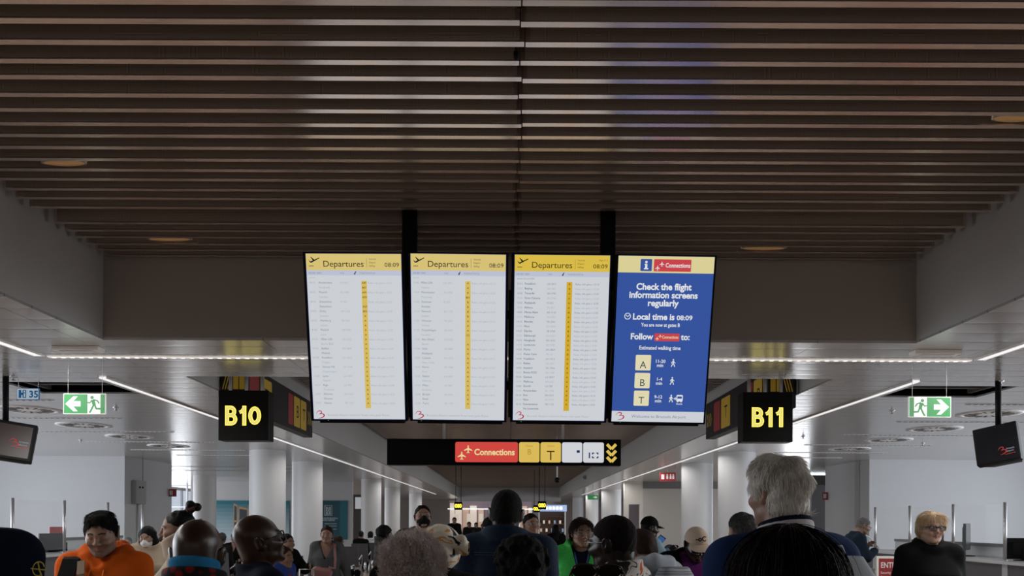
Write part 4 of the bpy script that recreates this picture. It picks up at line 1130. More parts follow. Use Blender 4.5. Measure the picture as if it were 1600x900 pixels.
    def top(s, name, m, infl=0.016, z0=0.86, sleeves=1.0, collar=None, vneck=None, seed=1, fold=0.004, fine=0.009, coarse=0.02, hood=None, open_front=None, paint=None, label=None, loose=0.0, z1=1.452, quilt=0.0):
        """upper garment: torso and sleeves, with its own collar or hood"""
        q = max(s.q, 0.35); f = Field(*s.axes(fine/min(q, 1)*1.0, coarse, 0.04)); k = s.k; b = s.bulk
        # fine over the whole shoulder band
        pts = np.array(s.sh); zc = pts[:, 2].mean()
        x0, x1 = f.ax[0][0], f.ax[0][-1]; y0, y1 = f.ax[1][0], f.ax[1][-1]; z_0, z_1 = f.ax[2][0], f.ax[2][-1]
        hh = fine/min(q, 1)
        f = Field(fine_axis(x0, x1, [(pts[:, 0].min()-0.1, pts[:, 0].max()+0.1, hh)], coarse), fine_axis(y0, y1, [(pts[:, 1].min()-0.18, pts[:, 1].max()+0.18, hh)], coarse), fine_axis(z_0, min(z_1, s.hc[2]+0.1), [(zc-0.32, zc+0.2, hh)], coarse))
        pr = [(z, w_+loose*(1 if z < 1.35 else 0), e+loose*(1 if z < 1.35 else 0), y) for z, w_, e, y in (TORSO if s.sex == 'm' else TORSO_F)]
        if z0 < 0.8: pr = [(z0, pr[0][1]+0.02+loose*0.5, pr[0][2]+0.02+loose*0.5, 0.01)]+pr
        s.torso(f, infl, z0, z1, prof=pr)
        if sleeves > 0:
            for i in (0, 1):
                f.cap(s.sh[i], s.el[i], 0.053*k*b+infl, 0.043*k*b+infl, 0.05)
                e = s.el[i]+(s.wr[i]-s.el[i])*(min(sleeves, 1.0)*0.97)
                if sleeves > 0.5: f.cap(s.el[i], e, 0.043*k*b+infl, 0.034*k+infl*0.8, 0.03)
        nbk = s.nb
        if collar:                                   # (height, flare, thickness)
            ch, fl, th = collar
            up = (s.hx((0, 0.026, -0.045))-nbk); up = up/np.linalg.norm(up)
            for i in range(44):
                a = 2*math.pi*i/44; r = 0.068*k+fl
                if open_front and abs(a+math.pi/2 - (2*math.pi if a > math.pi else 0)) < 0.5: continue
                base = nbk+np.array((math.cos(a)*(r+0.012), math.sin(a)*(r+0.004), -0.012+0.018*math.sin(a)))
                f.cap(base, base+up*ch*(1+0.35*math.sin(a))+np.array((math.cos(a), math.sin(a), 0))*fl*0.4, th*1.2, th, 0.018)
        if hood:
            q_ = s.J
            for sg in (-1, 1):
                f.cap(s.tx(q_(sg*0.085, -0.035, 1.465)), s.tx(q_(sg*0.105, 0.05, 1.50)), 0.030*k, 0.040*k, 0.03); f.cap(s.tx(q_(sg*0.105, 0.05, 1.50)), s.tx(q_(sg*0.06, 0.115, 1.495)), 0.040*k, 0.046*k, 0.03)
                f.cap(s.tx(q_(sg*0.085, -0.035, 1.465)), s.tx(q_(sg*0.02, -0.105, 1.40)), 0.028*k, 0.018*k, 0.03)
            f.cap(s.tx(q_(-0.06, 0.115, 1.495)), s.tx(q_(0.06, 0.115, 1.52)), 0.048*k, 0.048*k, 0.03); f.ell(s.tx(q_(0, 0.12, 1.42)), (0.10*k, 0.06*k, 0.09*k), None, 0.04)
        if fold: f.warp(ripples(seed, fold))
        if quilt: f.warp(lambda X, Y, Z: (np.abs(np.sin(Z*math.pi/quilt))**0.5*-0.010+0.006+0*X+0*Y).astype(np.float32))
        # hollow for the neck
        up = s.hx((0, 0.02, -0.03))
        f.cap(s.tx(s.J(0, 0.02, 1.452)), up, 0.060*k, 0.064*k, 0.01, 's')
        if hood: f.ell(s.tx(s.J(0, 0.055, 1.535)), (0.075*k, 0.07*k, 0.055*k), None, 0.02, 's')
        if vneck:
            zv, sl = vneck; zt = s.tx(s.J(0, 0, zv))[2]; yt = s.tx(s.J(0, -0.0, 1.3))[1]
            r = f.view((-0.2, -0.4, zt-0.05), (0.2, yt, zt+0.4))
            if r:
                sli, X, Y, Z = r; d = np.maximum(np.abs(X)-(Z-zt)*sl, (Y-yt)*1.0); f.F[sli] = np.maximum(f.F[sli], -d)
        if open_front:
            wf = open_front; yt = s.tx(s.J(0, 0.0, 1.3))[1]
            X, Y, Z = f.ax[0][:, None, None], f.ax[1][None, :, None], f.ax[2][None, None, :]
            d = np.maximum(np.abs(X)-wf-0.25*np.maximum(Z-s.J(0, 0, 1.25)[2], 0), Y-yt); f.F = np.maximum(f.F, -d)
        f.cut(lambda X, Y, Z: (s.piv[2]+(z0-0.93)*k - Z)+0*X+0*Y, 0.006) if s.T is None else None
        o = field_obj(name, f, m, s.root, paint)
        if label: o['label'] = label
        return o
    def trousers(s, m, name='trousers', infl=0.012, skirt=False):
        f = Field(*s.axes(0.02, 0.02)); k = s.k; dz = -0.44 if s.seat else 0
        pr = (TORSO if s.sex == 'm' else TORSO_F); b = s.bulk
        a = np.array(pr); rows = [(z, *(np.interp(z, a[:, 0], a[:, i]) for i in (1, 2, 3))) for z in (0.84, 0.9, 1.0)]
        f.loft([((z+dz)*k, w_*k*b, e*k*b, y*k) for z, w_, e, y in rows], None, (0, 0, 0), infl, 0.04)
        for i in (0, 1):
            f.cap(s.hip[i], s.knee[i], 0.080*k*b+infl, 0.056*k*b+infl, 0.04); f.cap(s.knee[i], s.ank[i]+np.array((0, 0, 0.01)), 0.056*k*b+infl, 0.046*k+infl, 0.03)
        f.warp(ripples(5, 0.004))
        field_obj(name, f, m, s.root); return s
    def shoes(s, m):
        for i in (0, 1):
            a = s.ank[i]; k = s.k; xs = fine_axis(a[0]-0.08, a[0]+0.08, [], 0.009); ys_ = fine_axis(a[1]-0.26, a[1]+0.14, [], 0.009); zs_ = fine_axis(-0.012, 0.16, [], 0.009)
            f = Field(xs, ys_, zs_)
            f.cap((a[0], a[1]+0.045*k, 0.035*k), (a[0], a[1]-0.165*k, 0.03*k), 0.042*k, 0.038*k, 0.02); f.cap((a[0], a[1]+0.01, 0.04*k), (a[0], a[1], 0.10*k), 0.048*k, 0.045*k, 0.03)
            f.cut(lambda X, Y, Z: (0.002-Z)+0*X+0*Y, 0.003)
            field_obj('shoe', f, m, s.root)
        return s
    # ---------------------------------------------------------------- hair
    def hair(s, m, style='short', t=0.012, seed=3, name='hair', noise=0.003, freq=90, extra=None, strand=None):
        h = s.hs; Rm = s.Rh
        fn = 0.0045/min(max(s.q, 0.4), 1)
        big = {'short': 0.13, 'bob': 0.2, 'long': 0.34, 'afro': 0.2, 'bun': 0.24, 'tied': 0.2, 'braids': 0.24}[style]
        c = s.hc; dn = {'long': 0.36, 'bob': 0.24}.get(style, 0.2)
        f = Field(fine_axis(c[0]-0.19, c[0]+0.19, [], fn), fine_axis(c[1]-0.21, c[1]+0.23, [], fn), fine_axis(c[2]-dn, c[2]+0.26, [], fn))
        E = lambda cc, r, k=0.02, op='u': f.ell(s.hx(cc), np.array(r)*h, Rm, k*h, op)
        C = lambda a, b, ra, rb, k=0.02, op='u': f.cap(s.hx(a), s.hx(b), ra*h, rb*h, k*h, op)
        E((0, 0.012, 0.032), (0.074+t, 0.094+t, 0.084+t)); E((0, 0.03, -0.03), (0.062+t, 0.062+t, 0.06+t), 0.03)
        if style in ('short', 'tied', 'bun'): E((0, -0.022, 0.0), (0.064+t*0.9, 0.070+t*0.8, 0.084+t*0.5), 0.02)
        if style == 'bob':
            for sx in (-1, 1): C((sx*0.066, 0.005, 0.03), (sx*0.068, -0.005, -0.10), 0.032, 0.024, 0.03)
            C((0, 0.06, 0.02), (0, 0.06, -0.09), 0.06, 0.05, 0.04)
        if style == 'long':
            for sx in (-1, 1): C((sx*0.064, 0.01, 0.03), (sx*0.082, 0.01, -0.16), 0.034, 0.030, 0.04); C((sx*0.082, 0.01, -0.16), (sx*0.085, 0.02, -0.30), 0.034, 0.02, 0.03)
            C((0, 0.062, 0.02), (0, 0.085, -0.22), 0.068, 0.07, 0.05); C((-0.06, 0.06, -0.1), (0.06, 0.06, -0.1), 0.05, 0.05, 0.05)
        if style == 'afro': E((0, 0.025, 0.035), (0.088+t, 0.098+t, 0.092+t), 0.03)
        if style == 'bun':
            E((0.012, 0.075, 0.135), (0.038, 0.036, 0.034), 0.012)
        if style == 'braids':
            E((0, 0.04, 0.02), (0.095, 0.10, 0.10), 0.03); E((0, 0.05, 0.09), (0.07, 0.06, 0.05), 0.03)
        if extra: extra(s, E, C)
        q = random.Random(seed); ws = [(q.uniform(-1, 1), q.uniform(-1, 1), q.uniform(-1, 1), q.uniform(0, 6.3)) for _ in range(6)]
        def nz(X, Y, Z):
            o = 0
            for a, b, e, ph in ws: o = o + np.sin((a*X+b*Y+e*Z)*freq+ph)
            return o*noise/3
        f.warp(nz)
        # hairline
        prof_y = np.array([-0.13, -0.085, -0.07, -0.03, 0.0, 0.025, 0.06, 0.12]); prof_z = {
            'short': [0.075, 0.066, 0.045, 0.02, -0.005, -0.035, -0.070, -0.085], 'tied': [0.075, 0.062, 0.05, 0.03, 0.01, -0.02, -0.065, -0.08], 'bun': [0.08, 0.062, 0.05, 0.028, 0.012, -0.01, -0.05, -0.07],
            'afro': [0.07, 0.05, 0.03, 0.0, -0.03, -0.06, -0.09, -0.1], 'braids': [0.06, 0.05, 0.03, 0.0, -0.05, -0.09, -0.12, -0.13]}.get(style)
        if prof_z is not None:
            pz = np.array(prof_z)
            def rg(X, Y, Z):
                p = [sum(Rm[j, i]*(q_-s.hc[j]) for j, q_ in enumerate((X, Y, Z)))/h for i in range(3)]
                zl = np.interp(p[1], prof_y, pz)
                if style in ('short', 'tied', 'bun'):
                    zl = zl + np.where(p[1] < -0.02, 0.016*np.maximum(0, 1-(p[0]/0.05)**2)*np.clip((-0.02-p[1])/0.03, 0, 1), 0) + 0.0045*np.sin(170*p[0]+1.3*seed)*np.sin(95*p[1]+seed)
                return ((zl-p[2])*0.7*h).astype(np.float32)
            f.cut(rg, 0.01)
        else:
            E((0, -0.105, -0.036), (0.054, 0.075, 0.104), 0.012, 's')
            if style in ('bob', 'long'): C((0, 0.0, -0.2), (0, -0.02, -0.11), 0.055, 0.055, 0.01, 's')
        o = field_obj(name, f, m, s.root)
        if strand: s.strands(o, m, **strand)
        return o
    def strands(s, cap, m, n=2500, L=0.06, r=0.0012, seed=5, curl=0.0, whorl=(0.0, 0.055, 0.11), lift=0.12, zmin=-0.2, jit=0.25, name='strands'):
        """separate hair strands grown over the cap of hair"""
        me = cap.data; nv = len(me.vertices); co = np.zeros(nv*3, np.float32); me.vertices.foreach_get('co', co); co = co.reshape(-1, 3)
        no = np.zeros(nv*3, np.float32); me.vertices.foreach_get('normal', no); no = no.reshape(-1, 3)
        g = np.random.default_rng(seed); ii = g.integers(0, nv, n); p = co[ii].astype(float); nn = no[ii].astype(float)
        wv = s.hx(whorl); dn = s.Rh @ np.array((0, 0.15, -1.0))
        segs = 7; out = np.zeros((n, segs+1, 3)); out[:, 0] = p+nn*0.0004
        rnd = g.normal(size=(n, 3))*jit; LL = L*g.uniform(0.6, 1.25, n)
        ph = g.uniform(0, 6.3, n)
        cur = out[:, 0].copy(); nrm = nn.copy()
        for i in range(segs):
            away = cur-wv; away /= np.linalg.norm(away, axis=1)[:, None]+1e-6
            dist = np.linalg.norm(cur-wv, axis=1)[:, None]; mixw = np.clip(dist/0.09, 0, 1)
            d = away*(1.2-mixw)+dn[None]*mixw+rnd
            d = d-nrm*(d*nrm).sum(1)[:, None]; d /= np.linalg.norm(d, axis=1)[:, None]+1e-6
            d = d+nrm*lift*(1-i/segs*1.2)
            step = (LL/segs)[:, None]*d
            if curl:
                a = np.cross(nrm, d); an = ph+i*1.9; step = nrm*(LL/segs)[:, None]*0.75+(a*np.cos(an)[:, None]+d*np.sin(an)[:, None])*curl
            cur = cur+step; out[:, i+1] = cur
            c2 = cur-s.hx((0, 0.012, 0.02)); nrm = c2/np.linalg.norm(c2, axis=1)[:, None]+nn*(0.9 if L < 0.08 else 0.0); nrm /= np.linalg.norm(nrm, axis=1)[:, None]+1e-9
        T_ = np.gradient(out, axis=1); T_ /= np.linalg.norm(T_, axis=2)[:, :, None]+1e-9
        A_ = np.cross(T_, g.normal(size=(n, 1, 3))); A_ /= np.linalg.norm(A_, axis=2)[:, :, None]+1e-9; B_ = np.cross(T_, A_)
        rr = r*np.linspace(1, 0.35, segs+1)[None, :, None]
        V = np.stack([out+(A_*math.cos(2.094*j)+B_*math.sin(2.094*j))*rr for j in range(3)], 2).reshape(-1, 3)
        base = (np.arange(n)*(segs+1)*3)[:, None, None]; i0 = (np.arange(segs)*3)[None, :, None]; j0 = np.arange(3)[None, None, :]
        a = base+i0+j0; b = base+i0+(j0+1) % 3
        Q = np.stack([a, b, b+3, a+3], -1).reshape(-1, 4)
        m2 = bpy.data.meshes.new(name); m2.vertices.add(len(V)); m2.vertices.foreach_set('co', V.astype(np.float32).ravel())
        m2.loops.add(len(Q)*4); m2.loops.foreach_set('vertex_index', Q.astype(np.int32).ravel()); m2.polygons.add(len(Q))
        m2.polygons.foreach_set('loop_start', np.arange(0, len(Q)*4, 4, dtype=np.int32)); m2.polygons.foreach_set('use_smooth', np.ones(len(Q), bool))
        m2.update(calc_edges=True)
        o = obj(name, m2, m, cap); o['kind'] = 'stuff'; return o
    # ---------------------------------------------------------------- worn things
    def onhead(s, o):
        M = Matrix(s.Rh.tolist()).to_4x4(); M.translation = Vector(s.hc); o.matrix_local = M @ Matrix.Scale(s.hs, 4); return o
    def glasses(s, m, w_=0.027, hgt=0.019, y=-0.102, z=0.0, tint=None, name='glasses', r=0.0022, dz=0.0):
        mb = MB()
        for sx in (-1, 1):
            mb.tube([(sx*0.033+w_*math.copysign(abs(math.cos(a))**0.7, math.cos(a)), y+0.004*abs(math.cos(a)), z+hgt*math.copysign(abs(math.sin(a))**0.7, math.sin(a))) for a in np.linspace(0, 2*math.pi, 25)], r, 6)
            mb.tube([(sx*(0.033+w_), y+0.004, z+0.006), (sx*0.074, -0.07, z+0.006), (sx*0.083, 0.0, z+0.004), (sx*0.082, 0.03, z-0.008)], r*0.9, 6)
        mb.tube([(-0.007, y, z+0.004), (0, y-0.003, z+0.007), (0.007, y, z+0.004)], r, 6)
        o = s.onhead(mb.build(name, m, s.root))
        ml = tint or mat('lens_clear', (0.3, 0.33, 0.36), 0.05, alpha=0.06, spec=0.3)
        for sx in (-1, 1):
            l = MB(); l.ball((sx*0.033, y+0.001, z), (w_*0.97, 0.002, hgt*0.97), 0, 20, 8); lo = l.build('lens', ml, o)
        return o
    def cap(s, m, brim=True, logo=None, back=False):
        f = Field(fine_axis(-0.12, 0.12, [], 0.006), fine_axis(-0.23, 0.16, [], 0.006), fine_axis(-0.03, 0.17, [], 0.006))
        f.ell((0, 0.012, 0.035), (0.086, 0.106, 0.098)); f.cut(lambda X, Y, Z: (0.030-Z-0.06*Y)+0*X, 0.006)
        f.ell((0, 0.012, 0.128), (0.008, 0.008, 0.01), None, 0.006)
        o = field_obj('cap', f, m, s.root); s.onhead(o)
        if brim:
            g = Field(fine_axis(-0.12, 0.12, [], 0.005), fine_axis(-0.24, 0.02, [], 0.005), fine_axis(-0.03, 0.09, [], 0.0025))
            def br(X, Y, Z):
                rr = np.sqrt((X/0.078)**2+((Y+0.085)/0.085)**2); zz = 0.040+0.25*(Y+0.08)-X*X*3.2
                return np.maximum((rr-1)*0.07, np.maximum(np.abs(Z-zz)-0.0035, Y+0.05))
            g.put(br, (-0.1, -0.2, -0.03), (0.1, 0.0, 0.08)); b = field_obj('brim', g, m, o)
        if logo:
            A = Art(); A.text(logo[0], 0, 0, logo[1], logo[2], 'CENTER', bold=0.03); e = A.build('lettering', o)
            e.location = (0, -0.092, 0.072); e.rotation_euler = (R(-22), 0, 0)
            for v in e.data.vertices: v.co.y += 7.0*v.co.x**2+0.0
        return o
    def mask(s, m):
        f = Field(fine_axis(-0.09, 0.09, [], 0.005), fine_axis(-0.15, 0.02, [], 0.005), fine_axis(-0.13, 0.02, [], 0.005))
        f.ell((0, -0.036, -0.060), (0.068, 0.072, 0.060)); f.cap((0, -0.098, -0.010), (0, -0.112, -0.04), 0.014, 0.018, 0.03)
        f.cut(lambda X, Y, Z: np.maximum(Y+0.03+0*X+0*Z, Z+0.008+0.16*np.abs(X)+0*Y), 0.006)
        o = s.onhead(field_obj('face_mask', f, m, s.root))
        mb = MB()
        for sx in (-1, 1):
            for z in (-0.03, -0.075): mb.tube([(sx*0.058, -0.045, z), (sx*0.074, 0.0, -0.01-0.3*(z+0.03)), (sx*0.08, 0.02, -0.005)], 0.0016, 5)
        mb.build('ear_loops', m, o); return o

def collar_ring(p, name, m, z0, h_, r, th=0.008):
    """standing collar around the neck of figure p"""
    f_ = Field(fine_axis(-0.16, 0.16, [], 0.006), fine_axis(-0.14, 0.2, [], 0.006), fine_axis(p.nb[2]-0.08, p.nb[2]+0.16, [], 0.006))
    for i in range(60):
        a = 2*math.pi*i/60; b0 = p.nb+np.array((math.cos(a)*r, math.sin(a)*(r-0.002), z0+0.02*math.sin(a))); f_.cap(b0, b0+np.array((0, 0, h_)), th, th*0.9, 0.012)
    return field_obj(name, f_, m, p.root)
# ------------------------------------------------------------------ counters, glass screens and desks on both sides
M_GLASS = mat('screen_glass', (0.86, 0.92, 0.93), 0.03, alpha=0.06, spec=0.5)
M_CTOP = mat('counter_top', (0.62, 0.63, 0.64), 0.35); M_CFRONT = mat('counter_front', (0.085, 0.08, 0.085), 0.4); M_CLIGHT = mat('counter_light', (0.45, 0.46, 0.48), 0.4)
for s, nm in ((-1, 'left'), (1, 'right')):
    xc = 6.95
    yp = (11.15, 12.45, 13.8, 15.1)
    t = thing('service_counter', f'long {"dark fronted grey" if s < 0 else "grey"} service counter behind the glass screens on the {nm}', 'counter', (s*xc, 13.0, 0))
    MB().box(-s*0.10, -2.9, 1.06, s*0.75, 2.6, 1.10, bev=0.004).build('worktop', M_CTOP, t)
    MB().box(-s*0.02, -2.85, 0.10, s*0.02, 2.55, 1.06).build('front_panel', M_CFRONT, t)
    MB().box(-s*0.0, -2.8, 0.0, s*0.6, 2.5, 0.10).build('plinth', M_BLACK, t)
    for k, y in enumerate((-1.9, -0.6, 0.75, 2.05)):
        MB().box(-s*0.035, y-0.06, 0.10, -s*0.02, y+0.06, 1.06).build('pilaster', M_CLIGHT, t)
    MB().box(s*0.62, -2.9, 1.10, s*0.66, 2.6, 1.26).build('back_ledge', M_CTOP, t)
    MB().box(s*0.60, -2.9, 1.26, s*0.74, 2.6, 1.31, bev=0.004).build('back_rail', mat('rail_dark', (0.12, 0.12, 0.125), 0.4), t)
    t = thing('glass_screen', f'tall clear glass screen with steel posts standing on the {nm} counter', 'glass screen', (s*xc, 0, 1.10))
    tops = (0.275+0.55, 0.272+0.55, 0.27+0.55, 0.27+0.55)
    for y, h in zip(yp, tops):
        mb = MB(); mb.tube([(0, y, 0), (0, y, h)], 0.022, 14); mb.lathe([(0.04, 0), (0.04, 0.012), (0.022, 0.016)], 18, (0, y, 0)); mb.build('post', M_STEEL, t)
    for a, b in zip(yp[:-1], yp[1:]):
        MB().box(-0.005, a+0.03, 0.06, 0.005, b-0.03, 0.80).build('pane', M_GLASS, t)
def monitor(name, label, loc, rz, w_=0.5, h=0.32, screen=None, back=False, zst=0.12):
    t = thing(name, label, 'monitor', loc, (0, 0, R(rz)))
    MB().box(-w_/2, -0.02, zst, w_/2, 0.02, zst+h, bev=0.006).build('bezel', M_BLACK, t)
    MB().box(-w_/2+0.015, -0.0215, zst+0.015, w_/2-0.015, -0.02, zst+h-0.015).build('screen', screen or M_SCR, t)
    mb = MB(); mb.box(-0.03, 0.018, 0.01, 0.03, 0.05, zst+h*0.5); mb.box(-w_*0.3, 0.02, zst+0.06, w_*0.3, 0.045, zst+h-0.06); mb.build('neck', M_BLACK, t)
    MB().lathe([(0.0005, 0), (0.12, 0), (0.12, 0.01), (0.03, 0.016), (0.0005, 0.016)], 24).build('base', M_BLACK, t)
    return t
zc = 1.10
q = P(1515, 850, 13.2); monitor('monitor', 'slim black monitor seen edge on beside the woman in black', (7.32, 12.72, zc), 52, 0.46, 0.42, zst=0.10)
monitor('monitor', 'second slim monitor standing just behind the edge-on one on the right counter', (7.2, 13.25, zc), 66, 0.4, 0.40, zst=0.09)
monitor('monitor', 'wide black monitor seen from behind at the right edge of the photo', (7.30, 11.3, zc), 165, 0.46, 0.30, zst=0.02)
monitor('monitor', 'black monitor behind the left glass screen beside the red box', (-7.32, 12.75, zc), 60, 0.40, 0.28, zst=0.02)
monitor('monitor', 'black monitor behind the man in the orange hoodie', (-7.25, 14.35, zc), 40, 0.44, 0.36, zst=0.06)
t = thing('leaflet_holder', 'red and blue leaflet holder on the left counter behind the glass', 'leaflet holder', (-7.48, 13.2, zc), (0, 0, R(35)))
MB().box(-0.14, -0.05, 0.0, 0.14, 0.05, 0.14, bev=0.004).build('stand', M_BLACK, t)
MB().box(-0.12, -0.06, 0.14, 0.12, 0.02, 0.24, bev=0.004).build('blue_leaflets', mat('leaflet_blue', (0.03, 0.12, 0.35), 0.5), t)
MB().box(-0.12, -0.05, 0.24, 0.12, 0.03, 0.40, bev=0.004).build('red_leaflets', mat('leaflet_red', (0.45, 0.07, 0.06), 0.5), t)
# red ENTRANCE sign in front of the right counter
q = P(1371, 869, 8.6); t = thing('entrance_sign', 'red upright sign lettered ENTRANCE beside the woman in black', 'sign', (q.x+0.28, 8.6, 0))
MB().box(-0.29, 0, 0.25, 0.29, 0.03, q.z, bev=0.004).build('frame', M_WHITE, t)
A = Art(); A.rect(-0.265, 0.28, 0.265, q.z-0.025, mat('entrance_red', (0.30, 0.028, 0.03), 0.45), 1)
A.text('ENTRANCE', -0.245, q.z-0.125, 0.085, M_WHITE, bold=0.02, width=0.33, layer=2)
A.text('Security and immigration', -0.245, q.z-0.19, 0.036, M_WHITE, bold=0.01, width=0.34, layer=2); A.text('for transfer passengers', -0.245, q.z-0.235, 0.036, M_WHITE, bold=0.01, width=0.32, layer=2)
A.build('lettering', t)
for x in (-0.2, 0.2):
    MB().box(x-0.02, 0.005, 0.02, x+0.02, 0.025, 0.26).build('leg', M_STEEL, t)
MB().box(-0.3, -0.15, 0, 0.3, 0.18, 0.02, bev=0.004).build('base', M_STEEL, t)
t = thing('barrier_post', 'dark belt barrier post left of the red entrance sign', 'barrier', (P(1362, 880, 9.2).x, 9.2, 0))
MB().lathe([(0.0005, 0), (0.17, 0), (0.17, 0.015), (0.04, 0.03), (0.035, 0.05), (0.035, 1.02), (0.045, 1.03), (0.045, 1.10), (0.0005, 1.11)], 24).build('post', M_CFRONT, t)
t = thing('speech_screen', 'small rounded clear screen on the end of the right counter', 'glass screen', (6.75, 15.3, 1.10))
mb = MB(); n = 14; pts = [(0.30*math.cos(a), 0.30*math.sin(a)) for a in np.linspace(0, math.pi, n)]
mb.add([(x, -0.006, z) for x, z in pts]+[(x, 0.006, z) for x, z in pts], [tuple(range(n)), tuple(range(2*n-1, n-1, -1))]+[(i, i+n, i+n+1, i+1) for i in range(n-1)]+[(0, n-1, 2*n-1, n)]); mb.build('pane', mat('rim_glass', (0.7, 0.8, 0.85), 0.05, alpha=0.25), t)
MB().tube([(0.30*math.cos(a), 0, 0.30*math.sin(a)) for a in np.linspace(0, math.pi, 20)], 0.012, 8).build('rim', mat('rim_pale', (0.6, 0.68, 0.72), 0.3), t)
# wall items
t = thing('wall_box', 'grey equipment box with a conduit on the side of the left wall', 'wall box', (-8.98, 19.2, EYE+0.62), (0, 0, R(90)))
MB().box(-0.26, -0.12, -0.28, 0.26, -0.001, 0.28, bev=0.01).build('case', M_GREYP, t)
MB().tube([(0, -0.03, -0.28), (0, -0.03, -2.2)], 0.02, 8).build('conduit', M_STEEL, t)
for k in (-0.1, 0.05): MB().ball((k, -0.125, 0.12), 0.025, 0, 10, 6).build('button', M_BLACK, t)
M_XRED = mat('red_sign', (0.28, 0.025, 0.03), 0.45)
for x, y, z, rz, nm, pole in ((-8.9, 21.0, EYE+0.67, 0, 'left', 1), (8.34, 21.0, EYE+0.66, 0, 'right', -1)):
    t = thing('safety_sign', f'tiny red projecting safety sign on the corner of the {nm} wall', 'sign', (x, y, z))
    MB().box(-0.07, -0.01, -0.1, 0.13 if pole > 0 else 0.07, 0.01, 0.1).build('panel', M_XRED, t)
    A = Art(); A.rect(0.0, -0.06, 0.03, 0.06, M_WHITE, 15); A.rect(-0.045, -0.06, -0.015, 0.06, M_WHITE, 15); A.build('pictogram', t)
t = thing('wall_notice', 'small pale notice on the corner of the right wall', 'notice', (8.415, 18.95, EYE-0.1))
MB().box(-0.012, -0.14, -0.19, 0.0, 0.14, 0.19, bev=0.003).build('frame', M_STEEL, t); MB().box(-0.014, -0.12, -0.17, -0.012, 0.12, 0.17).build('sheet', M_WHITE, t)
t = thing('wall_panel', 'narrow upright red panel between the two near columns on the right', 'panel', (6.02, 24.1, EYE-0.02))
MB().box(-0.06, -0.02, -0.42, 0.06, 0.0, 0.42, bev=0.004).build('board', pattern('red_panel', [(0.0, (0.22, 0.02, 0.025)), (0.55, (0.30, 0.18, 0.17)), (0.65, (0.24, 0.02, 0.03))], 'noise', 9, 0.5), t)
MB().box(-0.09, 0.0, -EYE+0.02, 0.09, 0.04, 0.5).build('upright', M_WHITE, t)
# red lavatory sign
q = P(1043.5, 745, 22.5); t = thing('lavatory_sign', 'red hanging lavatory sign with white figures', 'sign', q); t.scale = (0.77, 0.77, 0.77)
MB().box(-0.29, 0, -0.16, 0.29, 0.05, 0.16).build('panel', mat('lavatory_red', (0.30, 0.02, 0.03), 0.45, emit=(0.25, 0.015, 0.02), estr=0.3), t)
A = Art()
A.rect(-0.24, -0.09, -0.13, 0.09, M_EXW, 1)
for x in (-0.02, 0.10, 0.20):
    A.disc(x, 0.07, 0.03, M_EXW, 1); A.rect(x-0.035, -0.08, x+0.035, 0.035, M_EXW, 1)
A.build('pictogram', t)
MB().box(-0.01, 0.015, 0.16, 0.01, 0.035, (ZS-q.z)/0.77).build('rod', M_STEEL, t)
# round airline sign
d = 12.0; q = P(1047, 861, d); t = thing('airline_sign', 'round navy airline sign on a stand behind the plaid backpack', 'sign', (q.x, d, q.z))
MB().tube([(0, 0, 0), (0, 0.03, 0)], 0.10, 40).build('disc', mat('airline_navy', (0.010, 0.022, 0.055), 0.4), t)
A = Art(); A.text('DELTA', 0.012, -0.025, 0.042, M_WHITE, 'CENTER', bold=0.02, width=0.12); A.poly([(-0.075, -0.02), (-0.055, 0.01), (-0.045, -0.01)], M_WHITE, 2); A.build('lettering', t)
MB().tube([(0, 0.02, -0.09), (0, 0.02, -q.z+0.01)], 0.012, 10).build('pole', M_STEEL, t)
MB().lathe([(0.0005, 0), (0.15, 0), (0.15, 0.012), (0.0005, 0.014)], 24, (0, 0.02, -q.z)).build('base', M_STEEL, t)
# posters in the lounge
M_TEAL = mat('poster_teal', (0.015, 0.13, 0.17), 0.6); M_TEAL2 = mat('poster_teal_dark', (0.010, 0.075, 0.10), 0.6); M_CLOUD = mat('poster_cloud', (0.42, 0.50, 0.55), 0.7); M_WOODP = mat('poster_timber', (0.42, 0.25, 0.13), 0.7); M_PDK = mat('poster_pane', (0.03, 0.04, 0.05), 0.5)
def lerp_poster(A, x0, z0, x1, z1):
    for k in range(10):
        f = k/9; c = tuple(a*(1-f)+b*f for a, b in zip((0.42, 0.52, 0.58), (0.015, 0.15, 0.20)))
        A.rect(x0, z0+(z1-z0)*k/10, x1, z0+(z1-z0)*(k+1)/10, mat(f'poster_sky_{"abcdefghij"[k]}', c, 0.7), 1)
d = 30.96
a, b = P(336, 782, d), P(452, 782, d)
t = thing('wall_poster', 'large teal poster of open timber window shutters against a cloudy sky', 'poster', ((a.x+b.x)/2, d, 0))
hw = (b.x-a.x)/2; zt, zb_ = a.z, 0.85
MB().box(-hw, 0, zb_, hw, 0.04, zt).build('board', M_TEAL, t)
A = Art(); lerp_poster(A, -hw, zb_, hw, zt)
kx = d/F; PX = lambda px: P(px, 800, d).x-(a.x+b.x)/2; PZ = lambda py: P(395, py, d).z
for x0, y0, x1, y1 in ((365, 786, 371, 835), (373, 791, 387, 835), (388, 789, 392, 835)):
    A.poly([(PX(x0), PZ(y1)), (PX(x1), PZ(y1)), (PX(x1), PZ(y0+3)), (PX(x0), PZ(y0))], M_WOODP, 3)
    A.poly([(PX(x0+1.2), PZ(y1-1)), (PX(x1-1.2), PZ(y1-1)), (PX(x1-1.2), PZ(816)), (PX(x0+1.2), PZ(816))], M_PDK, 4)
    A.poly([(PX(x0+1.2), PZ(813)), (PX(x1-1.2), PZ(813)), (PX(x1-1.2), PZ(y0+6)), (PX(x0+1.2), PZ(y0+4))], M_PDK, 4)
A.build('picture', t)
a, b = P(492, 782, d), P(543, 782, d)
